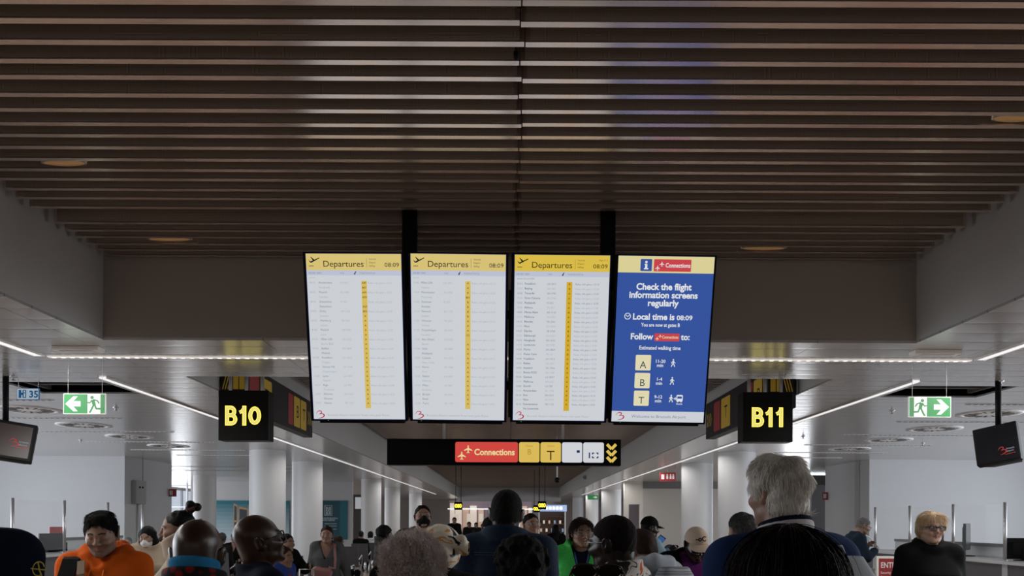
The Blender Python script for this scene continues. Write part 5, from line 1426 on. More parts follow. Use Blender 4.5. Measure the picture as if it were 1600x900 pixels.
t = thing('wall_poster', 'tall teal poster with a white emblem and lines of text behind the woman in grey', 'poster', ((a.x+b.x)/2, d, 0)); hw = (b.x-a.x)/2
MB().box(-hw, 0, zb_, hw, 0.04, a.z).build('board', M_TEAL2, t)
A = Art(); cx_ = (a.x+b.x)/2; PX = lambda px: P(px, 800, d).x-cx_
A.rect(PX(531), zb_, PX(543), a.z, M_TEAL, 1)
A.rect(PX(507), PZ(805), PX(519), PZ(789), mat('poster_white', (0.5, 0.56, 0.58), 0.6), 2); A.rect(PX(508), PZ(804.3), PX(518.4), PZ(789.6), M_TEAL2, 3)
for k in range(3): A.text('BR'[k % 2]+'UX'[k % 2]+'S', PX(509), PZ(795+k*4.2), 0.13, MATS['poster_white'], bold=0.03, layer=4, width=0.2)
A.text('LE CENTRE BELGE DE LA', PX(503), PZ(810.5), 0.085, MATS['poster_white'], bold=0.02, width=0.62); A.text('BANDE DESSINEE', PX(503), PZ(813.4), 0.085, MATS['poster_white'], bold=0.02, width=0.5)
for y in (817.5, 821, 826): A.rect(PX(507), PZ(y+0.7), PX(526), PZ(y), MATS['poster_white'], 2)
A.build('lettering', t)
# dark glazed door beside the second poster
struct(box_obj('door_3', (-6.05, 31.0, 0), (-5.35, 31.08, 2.6), mat('lounge_door', (0.06, 0.055, 0.05), 0.4)))
mb = MB()
for x0, z0, x1, z1 in ((-5.98, 2.05, -5.45, 2.5), (-5.75, 1.2, -5.45, 1.95)): mb.box(x0, 30.98, z0, x1, 31.0, z1)
struct(mb.build('window_8', mat('door_light', (0.5, 0.52, 0.54), 0.3, emit=(0.3, 0.31, 0.33), estr=0.6)))
# seats in the gate lounge
def chair_meshes():
    seat = MB().box(-0.25, -0.24, 0.335, 0.25, 0.24, 0.375, bev=0.015).mesh('seat')
    back = MB().add([(-0.25, 0.22, 0.36), (0.25, 0.22, 0.36), (0.25, 0.26, 0.36), (-0.25, 0.26, 0.36), (-0.25, 0.31, 0.90), (0.25, 0.31, 0.90), (0.25, 0.345, 0.90), (-0.25, 0.345, 0.90)], [(0,3,2,1), (4,5,6,7), (0,1,5,4), (1,2,6,5), (2,3,7,6), (3,0,4,7)]).mesh('backrest')
    seat.materials.append(mat('seat_vinyl', (0.03, 0.03, 0.033), 0.5)); back.materials.append(mat('seat_back', (0.06, 0.06, 0.065), 0.55))
    legs = []
    for sx in (-1, 1):
        me = MB().tube([(sx*0.26, -0.26, 0.012), (sx*0.26, -0.05, 0.345), (sx*0.26, 0.1, 0.345), (sx*0.26, 0.26, 0.012)], 0.02, 8).mesh('leg'); me.materials.append(M_STEEL); legs.append(me)
    arms = []
    for sx in (-1, 1):
        me = MB().tube([(sx*0.26, 0.24, 0.55), (sx*0.26, -0.15, 0.64), (sx*0.26, -0.2, 0.60), (sx*0.26, -0.16, 0.345)], 0.016, 8).mesh('armrest'); me.materials.append(M_STEEL); arms.append(me)
    return seat, back, legs, arms
CH = chair_meshes()
chair0 = None
def chair(px, d, rz, label):
    global chair0
    x = P(px, 850, d).x
    if chair0 is None:
        t = thing('lounge_chair', label, 'chair', (x, d, 0), (0, 0, R(rz)), 'lounge chairs'); obj('seat', CH[0], None, t); obj('backrest', CH[1], None, t)
        for me in CH[2]: obj('leg', me, None, t)
        for me in CH[3]: obj('armrest', me, None, t)
        chair0 = t; return t
    t = chair0.copy(); COL.objects.link(t); t.location = (x, d, 0); t.rotation_euler = (0, 0, R(rz)); t['label'] = label
    for c in chair0.children:
        e = c.copy(); COL.objects.link(e); e.parent = t
    return t
chair(549, 22.0, 180, 'dark lounge chair with chrome legs seen from behind, right of the woman in grey')
chair(565, 24.6, 180, 'dark lounge chair under the seated person in black'); chair(579, 25.6, 200, 'lounge chair under the seated person in the white shirt')
chair(461, 16.5, 180, 'dark grey lounge chair back beside the suitcase'); chair(366, 20.0, 0, 'lounge chair under the man in the dark suit')
chair(347, 17.6, 180, 'lounge chair under the person with curly dark hair'); chair(531, 17.4, 160, 'lounge chair under the woman with fair hair streaks')
# gate signs and fittings far down the concourse
for px, py, d, w_, nm in ((716, 790.5, 30.0, 0.30, 'on the left'), (838.5, 795, 34.0, 0.28, 'on the right, the lower of the two'), (847, 789.5, 29.0, 0.30, 'on the right, the higher of the two')):
    q = P(px, py, d); t = thing('gate_sign', 'tiny far gate sign with yellow marks ' + nm, 'gate sign', q)
    MB().box(-w_/2, 0, -0.15, w_/2, 0.1, 0.15).build('box', M_SIGNB, t)
    A = Art(); 
    for x in (-0.075, 0.0, 0.075): A.stroke([(x*1.1+0.032*math.cos(a), 0.06*math.sin(a)) for a in np.linspace(0, 2*math.pi, 13)], 0.035, M_YEL, 1)
    A.build('lettering', t)
    for x in (-0.1, 0.1): MB().tube([(x, 0.05, 0.15), (x, 0.05, ZT-q.z)], 0.012, 6).build('rod', M_BLACK, t)
for px, py, d, nm in ((870.5, 750, 20.0, 'over the middle of the concourse'),):
    q = P(px, py, d); t = thing('security_camera', 'small dark dome camera on a rod ' + nm, 'camera', q)
    MB().tube([(0, 0, 0.05), (0, 0, ZT-q.z)], 0.02, 8).build('rod', M_WHITE, t); MB().ball((0, 0, 0), 0.07, 0, 16, 10).build('dome', M_BLACK, t)
q = P(915, 746, 34.0); t = thing('loudspeaker', 'small grey loudspeaker on the right fascia', 'loudspeaker', (XW-0.06, 34, q.z)); MB().tube([(0, -0.1, 0), (0, 0.12, 0)], [0.09, 0.06], 16).build('horn', M_GREYP, t); MB().box(-0.0, -0.02, -0.02, 0.062, 0.02, 0.02).build('bracket', M_STEEL, t)
q = P(926.5, 777, 33.5); t = thing('exit_sign', 'tiny distant green exit sign on the right', 'exit sign', q); MB().box(-0.22, 0, -0.1, 0.22, 0.04, 0.1).build('panel', M_GRN, t)
A = Art(); A.poly([(0.02, -0.02), (0.1, -0.02), (0.1, -0.06), (0.18, 0), (0.1, 0.06), (0.1, 0.02), (0.02, 0.02)], M_EXW, 1); A.build('arrow', t); MB().tube([(0, 0.02, 0.1), (0, 0.02, ZS-q.z)], 0.012, 6).build('rod', M_STEEL, t)
# shops at the far end
M_SH = [mat('shop_beige', (0.60, 0.42, 0.32), 0.6, emit=(0.42, 0.28, 0.20), estr=0.55), mat('shop_brown', (0.12, 0.07, 0.05), 0.6), mat('shop_cream', (0.7, 0.62, 0.52), 0.6, emit=(0.5, 0.44, 0.38), estr=0.7), mat('shop_mauve', (0.22, 0.17, 0.19), 0.6, emit=(0.12, 0.09, 0.1), estr=0.5), mat('shop_blue', (0.2, 0.3, 0.42), 0.5, emit=(0.2, 0.3, 0.42), estr=0.5)]  # warm shop lighting put into panels and goods as their own glow
rs = random.Random(11)
t = thing('shop_front', 'warmly lit shop front with tall beige and brown panels at the far end', 'shop', (-1.6, 56.0, 0))
MB().box(-2.6, 0.3, 0, 3.2, 0.5, 3.0).build('back_wall', M_SH[3], t)
x = -2.55
while x < 3.0:
    w_ = rs.uniform(0.16, 0.5); MB().box(x, rs.uniform(0.0, 0.2), 0.0, x+w_, 0.3, rs.uniform(2.3, 2.85)).build('panel', M_SH[rs.choice((0, 0, 1, 2, 3, 3))], t); x += w_+rs.uniform(0.02, 0.12)
MB().box(-2.7, -0.1, 2.35, 3.3, 0.0, 2.43).build('light_rail', M_LED, t)
for k in range(6): x = -2.2+k*0.85; MB().box(x, -0.05, 1.5, x+0.3, -0.01, 2.05).build('picture', M_SH[rs.choice((2, 4, 3))], t)
t = thing('shop_front', 'dark shelved kiosk under a bright blue-white sign at the far right', 'shop', (2.4, 44.0, 0))
MB().box(-0.75, 0.4, 0, 0.75, 0.5, 2.1).build('back_wall', M_SH[1], t)
for z in (0.5, 0.95, 1.4, 1.8): MB().box(-0.72, 0.05, z, 0.72, 0.4, z+0.04).build('shelf', M_SH[1], t)
MB().box(-0.8, 0.0, 2.12, 0.8, 0.12, 2.48).build('sign_box', mat('kiosk_sign', (0.4, 0.5, 0.7), 0.4, emit=(0.25, 0.36, 0.6), estr=0.8), t)
A = Art()
for k in range(6): A.rrect(-0.6+k*0.2, -0.09, -0.44+k*0.2, 0.09, 0.03, M_DOT, 1)
e = A.build('lettering', t); e.location = (0, 0, 2.3)
for s_ in (-0.72, 0.72): MB().box(s_-0.03, 0, 0, s_+0.03, 0.4, 2.12).build('upright', M_WHITE, t)
for k in range(9): MB().box(-0.65+0.15*k, 0.12, 0.99+(k % 2)*0.45, -0.55+0.15*k, 0.3, 1.17+(k % 2)*0.45).build('goods', M_SH[rs.choice((0, 2, 4))], t)
# ------------------------------------------------------------------ people
C_NAVY = cloth('navy', (0.005, 0.008, 0.020)); C_BLACK = cloth('black', (0.004, 0.004, 0.0045)); C_CHAR = cloth('charcoal', (0.013, 0.013, 0.014)); C_GREY = cloth('grey', (0.085, 0.085, 0.088))
C_ORANGE = cloth('orange', (0.56, 0.095, 0.009)); C_BEIGE = cloth('beige', (0.36, 0.29, 0.22)); C_TAUPE = cloth('taupe', (0.20, 0.165, 0.13)); C_JEANS = cloth('jeans', (0.045, 0.075, 0.13)); C_OLIVE = cloth('olive', (0.035, 0.045, 0.022))
C_BLUE = cloth('blue', (0.013, 0.030, 0.095)); C_SKY = cloth('sky', (0.03, 0.22, 0.45)); C_WHITE = cloth('white', (0.55, 0.55, 0.56)); C_PALEB = cloth('pale_blue', (0.22, 0.32, 0.40)); C_HOODG = cloth('light_grey', (0.38, 0.42, 0.47))
C_GREEN = cloth('green', (0.045, 0.42, 0.075), 0.5, 60, 0.5); C_PURPLE = cloth('purple', (0.10, 0.015, 0.12)); C_DENIM = pattern('denim', [(0.0, (0.003, 0.009, 0.024)), (0.5, (0.006, 0.018, 0.045)), (1.0, (0.010, 0.028, 0.062))], 'noise', 60, detail=4, const=False)
C_SCARF = pattern('scarf_print', [(0.0, (0.012, 0.011, 0.014)), (0.40, (0.80, 0.73, 0.60)), (0.52, (0.82, 0.75, 0.62)), (0.60, (0.70, 0.32, 0.09)), (0.66, (0.78, 0.70, 0.56)), (0.74, (0.10, 0.03, 0.02))], 'noise', 9, 0.35, 2, 1.5)
C_RED = pattern('red_black_print', [(0.0, (0.20, 0.010, 0.012)), (0.32, (0.09, 0.006, 0.008)), (0.42, (0.008, 0.007, 0.008))], 'voronoi', 26)
C_FLOR = pattern('floral_print', [(0.0, (0.01, 0.01, 0.01)), (0.40, (0.45, 0.43, 0.40)), (0.47, (0.02, 0.02, 0.02)), (0.49, (0.50, 0.48, 0.45)), (0.58, (0.52, 0.50, 0.46)), (0.62, (0.45, 0.09, 0.02)), (0.70, (0.25, 0.03, 0.01))], 'noise', 11, 0.8, 2, 1.0)
C_PLAID = pattern('plaid', [(0.0, (0.30, 0.33, 0.37)), (0.35, (0.05, 0.06, 0.075)), (0.55, (0.35, 0.38, 0.42)), (0.7, (0.03, 0.035, 0.045)), (0.85, (0.25, 0.27, 0.30))], 'Z', 9, 0.7, 2, 1.2)
C_RIB = pattern('ribbed_knit', [(0.0, (0.26, 0.21, 0.165)), (1.0, (0.40, 0.33, 0.26))], 'X', 40, 0.9, 1, 0.3, const=False)
S_BLK = mat('shoe_black', (0.012, 0.012, 0.012), 0.4); S_WHT = mat('shoe_white', (0.45, 0.45, 0.45), 0.5); S_BRN = mat('shoe_brown', (0.06, 0.035, 0.02), 0.45)
H_BLK = hair_mat('black', (0.008, 0.007, 0.007)); H_BRN = hair_mat('brown', (0.035, 0.017, 0.010)); H_DRED = hair_mat('dark_auburn', (0.014, 0.006, 0.005)); H_GREY = hair_mat('grey', (0.16, 0.155, 0.15)); H_SALT = pattern('hair_salt', [(0.0, (0.012, 0.012, 0.012)), (0.5, (0.05, 0.05, 0.05)), (1.0, (0.20, 0.195, 0.19))], 'noise', 60, 0.6, 4, 0.3, const=False)
H_WHITE = pattern('hair_white', [(0.0, (0.42, 0.35, 0.28)), (0.45, (0.74, 0.70, 0.65)), (1.0, (0.92, 0.90, 0.88))], 'noise', 22, 0.5, 3, 0.5, const=False)
H_CURL = pattern('hair_curl', [(0.0, (0.26, 0.19, 0.15)), (0.45, (0.58, 0.48, 0.44)), (1.0, (0.90, 0.85, 0.90))], 'noise', 16, 0.6, 3, 0.3, const=False)
H_BLOND = pattern('hair_blond', [(0.0, (0.34, 0.22, 0.12)), (0.5, (0.60, 0.44, 0.28)), (1.0, (0.78, 0.64, 0.47))], 'noise', 22, 0.5, 3, 0.3, const=False)
M_FRAME = mat('spectacle_black', (0.008, 0.008, 0.009), 0.25); M_WIRE = mat('spectacle_wire', (0.3, 0.28, 0.27), 0.3, 0.8); M_SUN = mat('sunglass_lens', (0.02, 0.016, 0.014), 0.08)
STRAP = mat('strap_black', (0.005, 0.005, 0.0055), 0.7, spec=0.08)

def band(mb, pts, wd, n_, mi=0, th=0.004):
    """flat strap through points, with the surface normal given"""
    pts = [Vector(p) for p in pts]; vs = []
    for i, p in enumerate(pts):
        t = (pts[min(i+1, len(pts)-1)]-pts[max(i-1, 0)]).normalized(); nn = Vector(n_[i] if isinstance(n_, list) else n_).normalized(); a = t.cross(nn).normalized()
        vs += [p+a*wd/2, p-a*wd/2, p-a*wd/2-nn*th, p+a*wd/2-nn*th]
    fs = []
    for i in range(len(pts)-1):
        for k in range(4): fs.append((i*4+k, i*4+(k+1) % 4, (i+1)*4+(k+1) % 4, (i+1)*4+k))
    fs += [(3, 2, 1, 0), tuple(len(vs)-4+k for k in range(4))]
    return mb.add(vs, fs, mi, False)

def backpack(p, label, m, w_=0.15, h=0.24, dp=0.085, z=1.22, off=0.12, straps=True, strap_m=None, x=0.0):
    """rucksack worn on the back of figure p"""
    k = p.k
    t = thing('backpack', label, 'backpack'); t.location = p.root.location; t.rotation_euler = p.root.rotation_euler
    f = Field(fine_axis(-w_-0.05+x, w_+0.05+x, [], 0.009), fine_axis(off-0.03, off+2*dp+0.06, [], 0.009), fine_axis((z-h-0.05)*k, (z+h+0.05)*k, [], 0.009))
    f.loft([(-h, w_*0.8, dp*0.8, 0), (-h*0.8, w_, dp, 0.01), (0, w_, dp, 0.012), (h*0.6, w_*0.95, dp*0.85, 0), (h, w_*0.6, dp*0.5, -0.01)], None, (x, off+dp, z*k), 0, 0.02, p=3.2)
    f.warp(ripples(4, 0.003)); b = field_obj('bag', f, m, t)
    mb = MB(); mb.tube([(x-w_*0.8, off+dp*1.95, (z-0.02)*k), (x, off+dp*2.06, (z-0.01)*k), (x+w_*0.8, off+dp*1.95, (z-0.02)*k)], 0.006, 6); mb.build('zip', STRAP, t)
    MB().tube([(x-0.03, off+dp, (z+h-0.01)*k), (x-0.02, off+dp, (z+h+0.012)*k), (x+0.02, off+dp, (z+h+0.012)*k), (x+0.03, off+dp, (z+h-0.01)*k)], 0.006, 6).build('grab_handle', m, t)
    if straps:
        for sg in (-1, 1):
            mb = MB(); pts = [(sg*0.10, off+0.02, (z+h*0.7)*k), (sg*0.115, 0.085, 1.470*k), (sg*0.12, 0.02, 1.492*k), (sg*0.125, -0.06, 1.455*k), (sg*0.125, -0.125, 1.36*k), (sg*0.13, -0.145, 1.22*k), (sg*0.165, -0.10, 1.10*k), (sg*0.175, 0.03, 1.04*k), (sg*0.14, off+0.02, 1.05*k)]
            ns = [(0, 0.3, 1), (0, 0.5, 1), (0, 0, 1), (0, -0.8, 1), (0, -1, 0.4), (0, -1, 0), (sg, -1, 0), (sg, 0, 0), (sg, 0.3, 0)]
            band(mb, pts, 0.055, ns, th=0.010); mb.build('strap', strap_m or STRAP, t)
    return t

# --- left foreground -------------------------------------------------------
p = Person('person in a dark navy hooded jacket with a yellow sleeve emblem, at the left edge', -94, 826, 2.6, 180, 'light', H=1.86, q=0.7, bulk=1.2)
p.body().trousers(C_BLACK).shoes(S_BLK); p.hair(H_BRN, 'short')
p.top('jacket', C_NAVY, 0.026, 0.80, 1, None, seed=2, fold=0.006, hood=True)
A = Art(); A.stroke([(0.022*math.cos(a), 0.022*math.sin(a)) for a in np.linspace(0.3, 5.2, 14)], 0.004, mat('emblem_yellow', (0.45, 0.36, 0.04), 0.6), 1); A.stroke([(-0.03, 0), (0.03, -0.004)], 0.004, MATS['emblem_yellow'], 1); A.stroke([(-0.004, 0.02), (0.004, -0.004), (0.02, -0.03)], 0.005, MATS['emblem_yellow'], 1)
e = A.build('sleeve_emblem', p.root); a_ = p.sh[0]*0.45+p.el[0]*0.55; q = P(56, 889, 2.5); e.location = (-(q.x-p.root.location.x), 0.085, q.z); e.rotation_euler = (R(-8), 0, R(180-14))

p = Person('man in a bright orange hoodie looking down', 163, 797, 4.5, 8, 'light', head=(4, 13, -2), H=1.70, beard='stubble', hair_t=0.016, closed=True)
p.body().trousers(C_JEANS).shoes(S_WHT)
def quiff(s, E, C): E((0.0, -0.05, 0.092), (0.060, 0.045, 0.030), 0.02); E((0, 0.01, 0.105), (0.06, 0.07, 0.02), 0.02)
p.hair(H_BLK, 'short', 0.006, 6, noise=0.003, freq=120, extra=quiff, strand=dict(n=2200, L=0.026, r=0.0011, lift=0.25, jit=0.35, whorl=(0.01, 0.06, 0.10)))
p.top('hoodie', C_ORANGE, 0.02, 0.82, 1, None, seed=11, fold=0.006, hood=True)
mb = MB()
for sg in (-1, 1): mb.tube([p.tx(p.J(sg*0.035, -0.112, 1.40)), p.tx(p.J(sg*0.04, -0.150, 1.34)), p.tx(p.J(sg*0.042, -0.160, 1.24))], 0.004, 6)
mb.build('drawstring', cloth('orange_cord', (0.75, 0.2, 0.03)), p.root)
bp = backpack(p, 'black rucksack slung on the shoulder of the man in orange', STRAP, z=1.22, off=0.15, straps=False)
mb = MB(); k = p.k
band(mb, [(-0.14, 0.16, 1.40*k), (-0.145, 0.09, 1.48*k), (-0.15, 0.02, 1.500*k), (-0.15, -0.07, 1.460*k), (-0.155, -0.14, 1.35*k), (-0.17, -0.165, 1.18*k), (-0.19, -0.11, 1.06*k), (-0.2, 0.05, 1.0*k), (-0.15, 0.16, 1.02*k)], 0.085, [(0, 1, .4), (0, 0.5, 1), (0, 0, 1), (0, -0.8, 1), (0, -1, 0.4), (0, -1, 0), (-1, -1, 0), (-1, 0, 0), (-1, .3, 0)], th=0.014); mb.build('strap', STRAP, bp)
t = thing('crossbody_bag', 'brown leather strap bag across the chest of the man in orange', 'bag'); t.location = p.root.location; t.rotation_euler = p.root.rotation_euler
mb = MB(); band(mb, [(-0.085, -0.10, 1.452*k), (-0.07, -0.152, 1.38*k), (-0.04, -0.170, 1.26*k), (0.06, -0.168, 1.10*k), (0.14, -0.155, 1.0*k)], 0.04, (0, -1, 0.15), th=0.006); mb.build('strap', mat('leather_tan', (0.15, 0.085, 0.04), 0.5), t)
MB().box(0.08, -0.215, 0.84*k, 0.26, -0.155, 1.0*k, bev=0.015).build('pouch', mat('leather_brown', (0.08, 0.04, 0.02), 0.5), t)

p = Person('woman with dark bobbed hair and a white face mask in a beige trench coat', 233, 822, 9.0, 12, 'light', 'f', head=(-8, 16, 0), H=1.578, q=0.6, armL=(0.05, -0.30, 1.12), armR=(-0.10, -0.29, 1.12))
p.body().trousers(C_CHAR).shoes(S_BRN); p.hair(H_BLK, 'long', 0.008, 8); p.mask(cloth('mask_white', (0.65, 0.65, 0.67), 0.8))
p.top('trench_coat', C_BEIGE, 0.024, 0.55, 0.9, (0.05, 0.03, 0.010), seed=21, loose=0.02)
t = thing('phone', 'white smartphone held by the woman in the beige coat', 'phone'); t.location = p.root.location; t.rotation_euler = p.root.rotation_euler
ph = MB().box(-0.06, -0.395, 1.08, 0.01, -0.385, 1.20, bev=0.004).build('case', M_WHITE, t); MB().box(-0.057, -0.3855, 1.085, 0.007, -0.3845, 1.195).build('screen', M_SCR, t)

p = Person('woman with a high top-knot in a ribbed beige coat, seen in profile facing left', 282, 801, 5.0, -68, 'light', 'f', head=(0, 4, 0), H=1.705)
p.body().trousers(C_CHAR).shoes(S_BRN)
def knot(s, E, C):
    E((0.0, 0.085, 0.150), (0.042, 0.032, 0.032), 0.012); E((0.02, 0.125, 0.135), (0.032, 0.028, 0.028), 0.01); E((0, 0.08, 0.115), (0.03, 0.03, 0.02), 0.02)
p.hair(hair_mat('pulled_black', (0.007, 0.006, 0.006), 0.3), 'tied', 0.006, 4, noise=0.0015, freq=160, extra=knot)
f_ = Field(fine_axis(-0.06, 0.06, [], 0.004), fine_axis(0.03, 0.17, [], 0.004), fine_axis(0.09, 0.2, [], 0.004))
for i in range(14):
    a = 2*math.pi*i/14; f_.ell((0.038*math.cos(a), 0.10+0.036*math.sin(a), 0.128+0.006*math.sin(3*a)), (0.013, 0.013, 0.012), None, 0.006)
p.onhead(field_obj('scrunchie', f_, cloth('scrunchie_rose', (0.09, 0.035, 0.04)), p.root))
p.top('coat', C_RIB, 0.026, 0.5, 1, (0.14, 0.030, 0.014), seed=31, loose=0.02)
MB().ball(tuple(p.hx((-0.082, -0.002, -0.042))), 0.006, 0, 10, 8).build('earring', M_STEEL, p.root)

p = Person('bald man seen from behind, bright blue collar over a red and black print shirt', 308, 812, 2.78, 182, 'brown', head=(3, 2, 0), hs=1.06, hair_t=0.0, bulk=1.0, kmul=1.0)
p.body().trousers(C_BLACK).shoes(S_BLK); p.glasses(M_FRAME)
collar_ring(p, 'collar', C_SKY, 0.040, 0.072, 0.074, 0.009); collar_ring(p, 'print_collar', C_RED, -0.03, 0.105, 0.094, 0.012)
p.top('print_shirt', C_RED, 0.024, 0.82, 0.95, None, seed=42, fold=0.005)

p = Person('bald man in black-framed glasses looking up to the right, dark navy jacket', 413, 807, 3.65, 118, 'brown', head=(4, -14, 0), hs=1.04, hair_t=0.0, H=1.665, bulk=1.06, kmul=0.995)
p.body().trousers(C_CHAR).shoes(S_BLK); p.glasses(M_FRAME, 0.026, 0.021, r=0.0030)
p.top('jacket', C_NAVY, 0.024, 0.80, 1, (0.03, 0.014, 0.010), seed=51, fold=0.005)

# --- middle left -------------------------------------------------------------
p = Person('woman in a grey v-neck cardigan and jeans walking with a pink crossbody bag', 511, 822, 10.6, 4, 'light', 'f', head=(2, 0, 3), H=1.562, q=0.75, armL=(0.29, 0.02, 0.80), armR=(-0.17, -0.12, 0.82))
p.body().trousers(C_JEANS).shoes(S_WHT); p.hair(H_BRN, 'tied', 0.010, 2, extra=lambda s, E, C: (C((-0.055, 0.03, -0.03), (-0.075, 0.02, -0.15), 0.030, 0.02, 0.02), C((0.055, 0.03, -0.03), (0.065, 0.04, -0.13), 0.026, 0.02, 0.02)))
p.top('cardigan', C_GREY, 0.022, 0.74, 1, None, vneck=(1.235, 0.42), seed=61, loose=0.03, fold=0.006)
t = thing('crossbody_bag', 'dusty pink bag slung in front of the woman in grey', 'bag'); t.location = p.root.location; t.rotation_euler = p.root.rotation_euler; k = p.k
f_ = Field(fine_axis(-0.22, 0.16, [], 0.01), fine_axis(-0.32, -0.1, [], 0.01), fine_axis(0.8, 1.1, [], 0.01))
f_.loft([(-0.085, 0.07, 0.03, 0), (-0.05, 0.13, 0.05, 0), (0.03, 0.14, 0.05, 0), (0.075, 0.10, 0.035, 0)], rot3(y=8), (-0.03, -0.215, 0.945), 0, 0.02, p=2.8); field_obj('pouch', f_, mat('leather_pink', (0.30, 0.135, 0.125), 0.45), t)
mb = MB(); band(mb, [(0.06, -0.262, 1.02), (0.13, -0.185, 1.12*k), (0.135, -0.165, 1.25*k), (0.12, -0.13, 1.40*k), (0.11, -0.03, 1.487*k), (0.10, 0.08, 1.45*k)], 0.032, [(0, -1, 0), (0, -1, 0), (0, -1, 0.2), (0, -1, 0.6), (0, 0, 1), (0, 1, .5)], th=0.006); mb.build('strap', MATS['leather_pink'], t)
p = Person('person with short dark curls in a grey quilted jacket facing right', 600, 822, 11.0, 112, 'dark', 'f', head=(0, 2, 0), H=1.56, q=0.6)
p.body().trousers(C_CHAR).shoes(S_BLK); p.hair(H_BLK, 'afro', 0.012, 9, noise=0.004); p.top('quilted_jacket', cloth('quilted', (0.05, 0.047, 0.045), 0.6, 30, 0.6), 0.03, 0.62, 1, (0.06, 0.03, 0.014), seed=71, quilt=0.09, fold=0.005)
t = thing('shoulder_bag', 'black bag carried by the person in the grey quilted jacket', 'bag'); t.location = p.root.location; t.rotation_euler = p.root.rotation_euler
f_ = Field(fine_axis(-0.5, -0.22, [], 0.012), fine_axis(-0.05, 0.32, [], 0.012), fine_axis(0.7, 1.1, [], 0.012)); f_.ell((-0.345, 0.13, 0.88), (0.07, 0.15, 0.16)); field_obj('pouch', f_, STRAP, t)
mb = MB(); band(mb, [(-0.335, 0.13, 1.0), (-0.28, 0.10, 1.2), (-0.20, 0.04, 1.335)], 0.03, (-1, 0.2, 0.2)); mb.build('strap', STRAP, t)

p = Person('tall man with round glasses and a black face mask looking up, olive jacket', 661, 787, 8.0, 12, 'light', head=(2, -14, 0), H=1.80, q=0.9, hair_t=0.016)
p.body().trousers(C_CHAR).shoes(S_BLK); p.hair(H_BLK, 'short', 0.008, 12, noise=0.004); p.mask(cloth('mask_black', (0.008, 0.008, 0.009), 0.8)); p.glasses(M_WIRE, 0.026, 0.018, z=0.002)
p.top('jacket', C_OLIVE, 0.024, 0.82, 1, (0.04, 0.02, 0.012), seed=81, open_front=0.05); p.top('undershirt', C_BLACK, 0.012, 0.84, 0.6, None, seed=82, fold=0.002)
backpack(p, 'olive rucksack with wide ochre straps worn by the masked man', C_OLIVE, z=1.2, off=0.14, strap_m=cloth('strap_ochre', (0.12, 0.085, 0.02)))

p = Person('person with a round head of curly grey-brown hair seen from behind', 646, 838, 3.2, 178, 'dark', 'f', H=1.575, hair_t=0.03, q=0.8)
p.body().trousers(C_BLACK).shoes(S_BLK)
p.hair(H_CURL, 'afro', 0.014, 14, noise=0.010, freq=75, strand=dict(n=12000, L=0.05, r=0.0011, lift=0.9, jit=0.8, curl=0.008))
p.top('dress', pattern('black_white_print', [(0.0, (0.01, 0.01, 0.01)), (0.56, (0.40, 0.40, 0.42)), (0.62, (0.01, 0.01, 0.01))], 'noise', 14, 0.7, 1, 0.8), 0.018, 0.5, 0.6, None, seed=91)

p = Person('woman in a knotted cream, black and orange satin headscarf, seen from behind', 688, 826, 3.85, 172, 'dark', 'f', H=1.625, q=0.8, hair_t=0.03)
p.body().trousers(C_BLACK).shoes(S_BLK)
f_ = Field(fine_axis(-0.16, 0.17, [], 0.005), fine_axis(-0.13, 0.22, [], 0.005), fine_axis(-0.14, 0.18, [], 0.005))
f_.ell((0, 0.030, 0.040), (0.108, 0.118, 0.108)); f_.ell((0.0, 0.055, -0.02), (0.095, 0.095, 0.085), None, 0.04)
f_.cap((-0.06, 0.10, 0.065), (-0.115, 0.085, 0.055), 0.026, 0.034, 0.02); f_.ell((-0.135, 0.075, 0.035), (0.036, 0.030, 0.042), rot3(y=25), 0.015); f_.ell((-0.125, 0.10, 0.075), (0.030, 0.022, 0.022), rot3(y=-20), 0.01)
f_.warp(lambda X, Y, Z: (np.sin(55*X+70*Z+12*np.sin(18*Y))*0.0022).astype(np.float32))
f_.cut(lambda X, Y, Z: np.maximum((-0.075-Y)*0.8+0*X+0*Z, (-0.02-0.55*(Y+0.02)-Z)*0.8+0*X), 0.01)
p.onhead(field_obj('headscarf', f_, C_SCARF, p.root)); p.top('coat', C_CHAR, 0.024, 0.6, 1, (0.04, 0.02, 0.012), seed=101)

# --- centre ----------------------------------------------------------------
p = Person('tall man with cropped black hair in a dark blue denim jacket seen from behind', 791, 765, 4.25, 172, 'dark', head=(2, 3, -3), hs=1.07, hair_t=0.004, bulk=1.0)
p.body().trousers(C_BLACK).shoes(S_BLK); p.hair(hair_mat('cropped', (0.010, 0.008, 0.007), 0.8), 'short', 0.004, 3, noise=0.001, freq=300)
jk = p.top('denim_jacket', C_DENIM, 0.024, 0.92, 1, (0.05, 0.018, 0.012), seed=111, fold=0.004)
mb = MB(); st_ = []
me = jk.data; co = np.zeros(len(me.vertices)*3, np.float32); me.vertices.foreach_get('co', co); co = co.reshape(-1, 3)
for x in np.linspace(-0.15, 0.15, 24):
    zz = 1.415*p.k; sel = co[(np.abs(co[:, 0]-x) < 0.012) & (np.abs(co[:, 2]-zz) < 0.014)]
    if len(sel): st_.append((x, float(sel[:, 1].max())+0.002, zz))
for dz in (0.0, 0.012): mb.tube([(a, b, c-dz) for a, b, c in st_], 0.0022, 5)
mb.build('seam_stitching', cloth('stitch', (0.07, 0.08, 0.09)), p.root)
p = Person('person with a large mass of black braids piled on the head, seen from behind', 815, 837, 3.0, 180, 'dark', 'f', H=1.59, q=0.7, hair_t=0.02)
p.body().trousers(C_BLACK).shoes(S_BLK)
